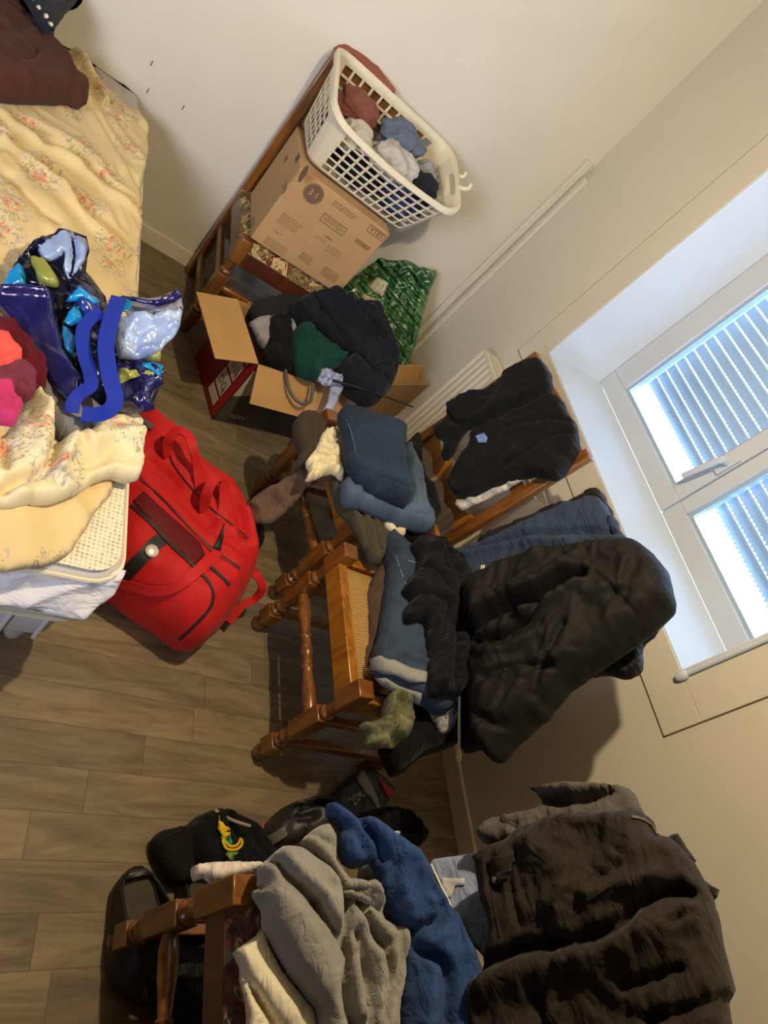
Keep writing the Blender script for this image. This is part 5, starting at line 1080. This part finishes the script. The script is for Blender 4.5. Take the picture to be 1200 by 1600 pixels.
sh = gF('trainer', plain('dark_grey_leather', '232224', .5, coord='UV', var=.3, bump=.1), [(404,1312),(410,1296),(424,1278),(440,1264),(462,1252),(486,1247),(510,1252),(522,1272),(516,1296),(495,1312),(465,1322),(435,1330),(415,1328)], 'dark grey trainer with an orange heel loop on the floor behind the black bag', 'shoe', .03, th=.08, rim=.05, back=1, folds=[([(450,1270),(475,1262),(500,1268)], .012, -.05), ([(445,1290),(470,1285)], .01, -.02)])
strip(sh, 'heel_loop', plain('orange_webbing', 'c4631c', .5), [(414,1288),(409,1300),(412,1314),(419,1323)], .012, .004, parent=sh, off=.006)
strip(sh, 'tongue', plain('grey_mesh', '6c6a64', .7), [(422,1312),(434,1306),(444,1298)], .022, .01, parent=sh, off=.006)
strip(sh, 'lace', M_bk, [(455,1262),(462,1248),(470,1258),(480,1250),(492,1262)], .004, parent=sh, tube=True, up=lambda t: .02*math.sin(6*t)**2)
gF('trainer', fabric('brown_suede', '2a1d18'), [(440,1322),(460,1312),(485,1310),(500,1330),(495,1350),(465,1352),(445,1342)], 'dark brown suede shoe tip next to the grey fleece sleeve', 'shoe', .03, th=.05)
bs2 = gF('slipper', fabric('black_felt', '08080a'), [(545,1292),(560,1274),(580,1264),(604,1263),(628,1270),(650,1288),(661,1308),(655,1322),(640,1330),(615,1328),(590,1318),(560,1308)], 'black felt slipper on the floor under the blue t-shirt shoulder', 'shoe', .03, th=.06, rim=.04, back=1, folds=[([(590,1300),(630,1302)], .014, -.03)])
build(MB().tube([px3(592,1304,.10,PF), px3(624,1301,.10,PF)], .0055, 10), 'plastic_stick', plain('white_plastic_stick', 'cfcabf', .4), label='short white plastic stick resting on the black slipper', cat='stick')
pk = cloth('packaging', plain('grey_printed_film', '26241f', .5, coord='UV', var=.15), [(518,1240),(545,1215),(572,1197),(590,1207),(604,1220),(617,1236),(608,1252),(596,1268),(606,1292),(575,1300),(540,1290),(520,1270)], ((-.53,1.42,.03),(0,-.15,1)), th=.025, rim=.03, back=.8, zmin=.003, smoothpts=False, wr=[(.006,.05)], label='dark grey packaging marked 20 euros lying on the floor under the middle chair', cat='packaging')
on_patch(pk, 'white_stripe', plain('white_stripe', '8f897d', .6), [(556,1218),(566,1203),(580,1225),(590,1250),(594,1264),(588,1264),(580,1248),(568,1236)], parent=pk, res=4)
on_patch(pk, 'red_corner', plain('red_corner', 'a01c26', .6), [(588,1214),(600,1222),(616,1236),(607,1250),(598,1234)], parent=pk, res=4)
q = hit(pk, 558, 1247)
if q[0]: 
    n = np.array(q[1]); A1 = atZ(548,1262,.05); A2 = atZ(570,1240,.05); text('printed_price', '20€', .038, np.array(q[0])+n*.004, A2-A1, np.cross(n, A2-A1), plain('price_ink', 'b3a582', .6), pk)
gF('dark_floor_shape', fabric('black_shape_cloth', '0b0b0c', rough=.6), [(200,1480),(240,1470),(300,1480),(370,1490),(390,1530),(385,1640),(300,1640),(262,1580),(232,1552),(210,1520)], 'black fabric bag on the floor beneath the nearest chair', 'bag', .03, th=.08, rim=.06, back=1)  # low rounded black body on the floor under the seat
gF('trainer', fabric('dark_olive_mesh', '1c2018', .4, vscale=60), [(300,1440),(335,1425),(362,1432),(372,1452),(350,1462),(312,1462)], 'dark olive trainer under the nearest chair behind the low stretcher', 'shoe', .03, th=.05)

# ---------------------------------------------------------------- clothes inside the laundry basket
lb_ = [((-2.60,.86,.92),(.10,.10,.07),'26272c','charcoal sock bundle in the near end of the laundry basket'), ((-2.60,1.05,.93),(.10,.11,.08),'c9c6c0','white t-shirt in the middle of the laundry basket'), ((-2.48,.92,.92),(.08,.10,.07),'15161a','black garment pressed against the front of the laundry basket'),
       ((-2.46,1.10,.93),(.08,.10,.07),'2c3560','navy blue garment at the far front corner of the laundry basket'), ((-2.55,1.16,.97),(.09,.06,.08),'8b8d90','grey garment at the far end of the laundry basket'), ((-2.58,1.02,1.05),(.07,.09,.05),'5a6474','blue-grey garment on top of the laundry basket pile'),
       ((-2.44,1.00,1.00),(.07,.10,.06),'a8a49c','pale grey garment along the front of the laundry basket'), ((-2.62,.84,1.02),(.06,.08,.05),'7a4a40','terracotta garment at the near back corner of the laundry basket'), ((-2.44,1.14,1.00),(.06,.07,.05),'1a1b22','black garment at the hooked far end of the laundry basket'), ((-2.46,.84,.98),(.06,.06,.05),'b9b2a4','beige garment at the near front corner of the laundry basket')]
for i, (c, r, col, lab) in enumerate(lb_): blob('garment', fabric('basket_cloth_%d' % i, col, .2), c, r, seed=i+2, amp=.35, scale=.05, sub=5, label=lab, cat='clothes', group='clothes in the laundry basket')
cloth('garment', fabric('pink_brown_cloth', '8a5044'), [(522,74),(536,72),(560,86),(590,110),(615,140),(612,150),(585,130),(556,100),(530,86)], ((-2.71,.9,1.09),(.5,-.2,.8)), th=.02, rim=.02, res=.006, label='terracotta cloth behind the far rim of the laundry basket', cat='clothes')
# small marks on the left wall
m = MB()
for px, py, a in ((237,99,0),(231,142,.3),(286,168,.5)):
    p = on_plane(px, py, (XL,0,0), (1.,0,0)); m.box((XL-.001, p[1]-.002, p[2]-.010), (XL+.0012, p[1]+.002, p[2]+.010))
build(m, 'trim_6', plain('scuff_mark', '6b5844', .9), kind='structure', smooth=0)

garment('belt', fabric('cream_waistband', 'cfc3a0', .05), [(600,812),(612,820),(622,826),(632,824),(635,834),(626,840),(612,832),(600,822)], PLs, 'small cream waistband edge between the faded jeans and the taupe trousers', 'clothes', w=.03, th=.015, rim=.01)
garment('sock', fabric('black_sock', '101012', .3), [(388,806),(398,804),(408,820),(412,842),(404,858),(394,852),(390,830)], ((-1.42,1.0,.02),(0,0,1)), 'black sock on the floor between the red sports bag and the chair legs', 'clothes', w=0, th=.02, zmin=.002)
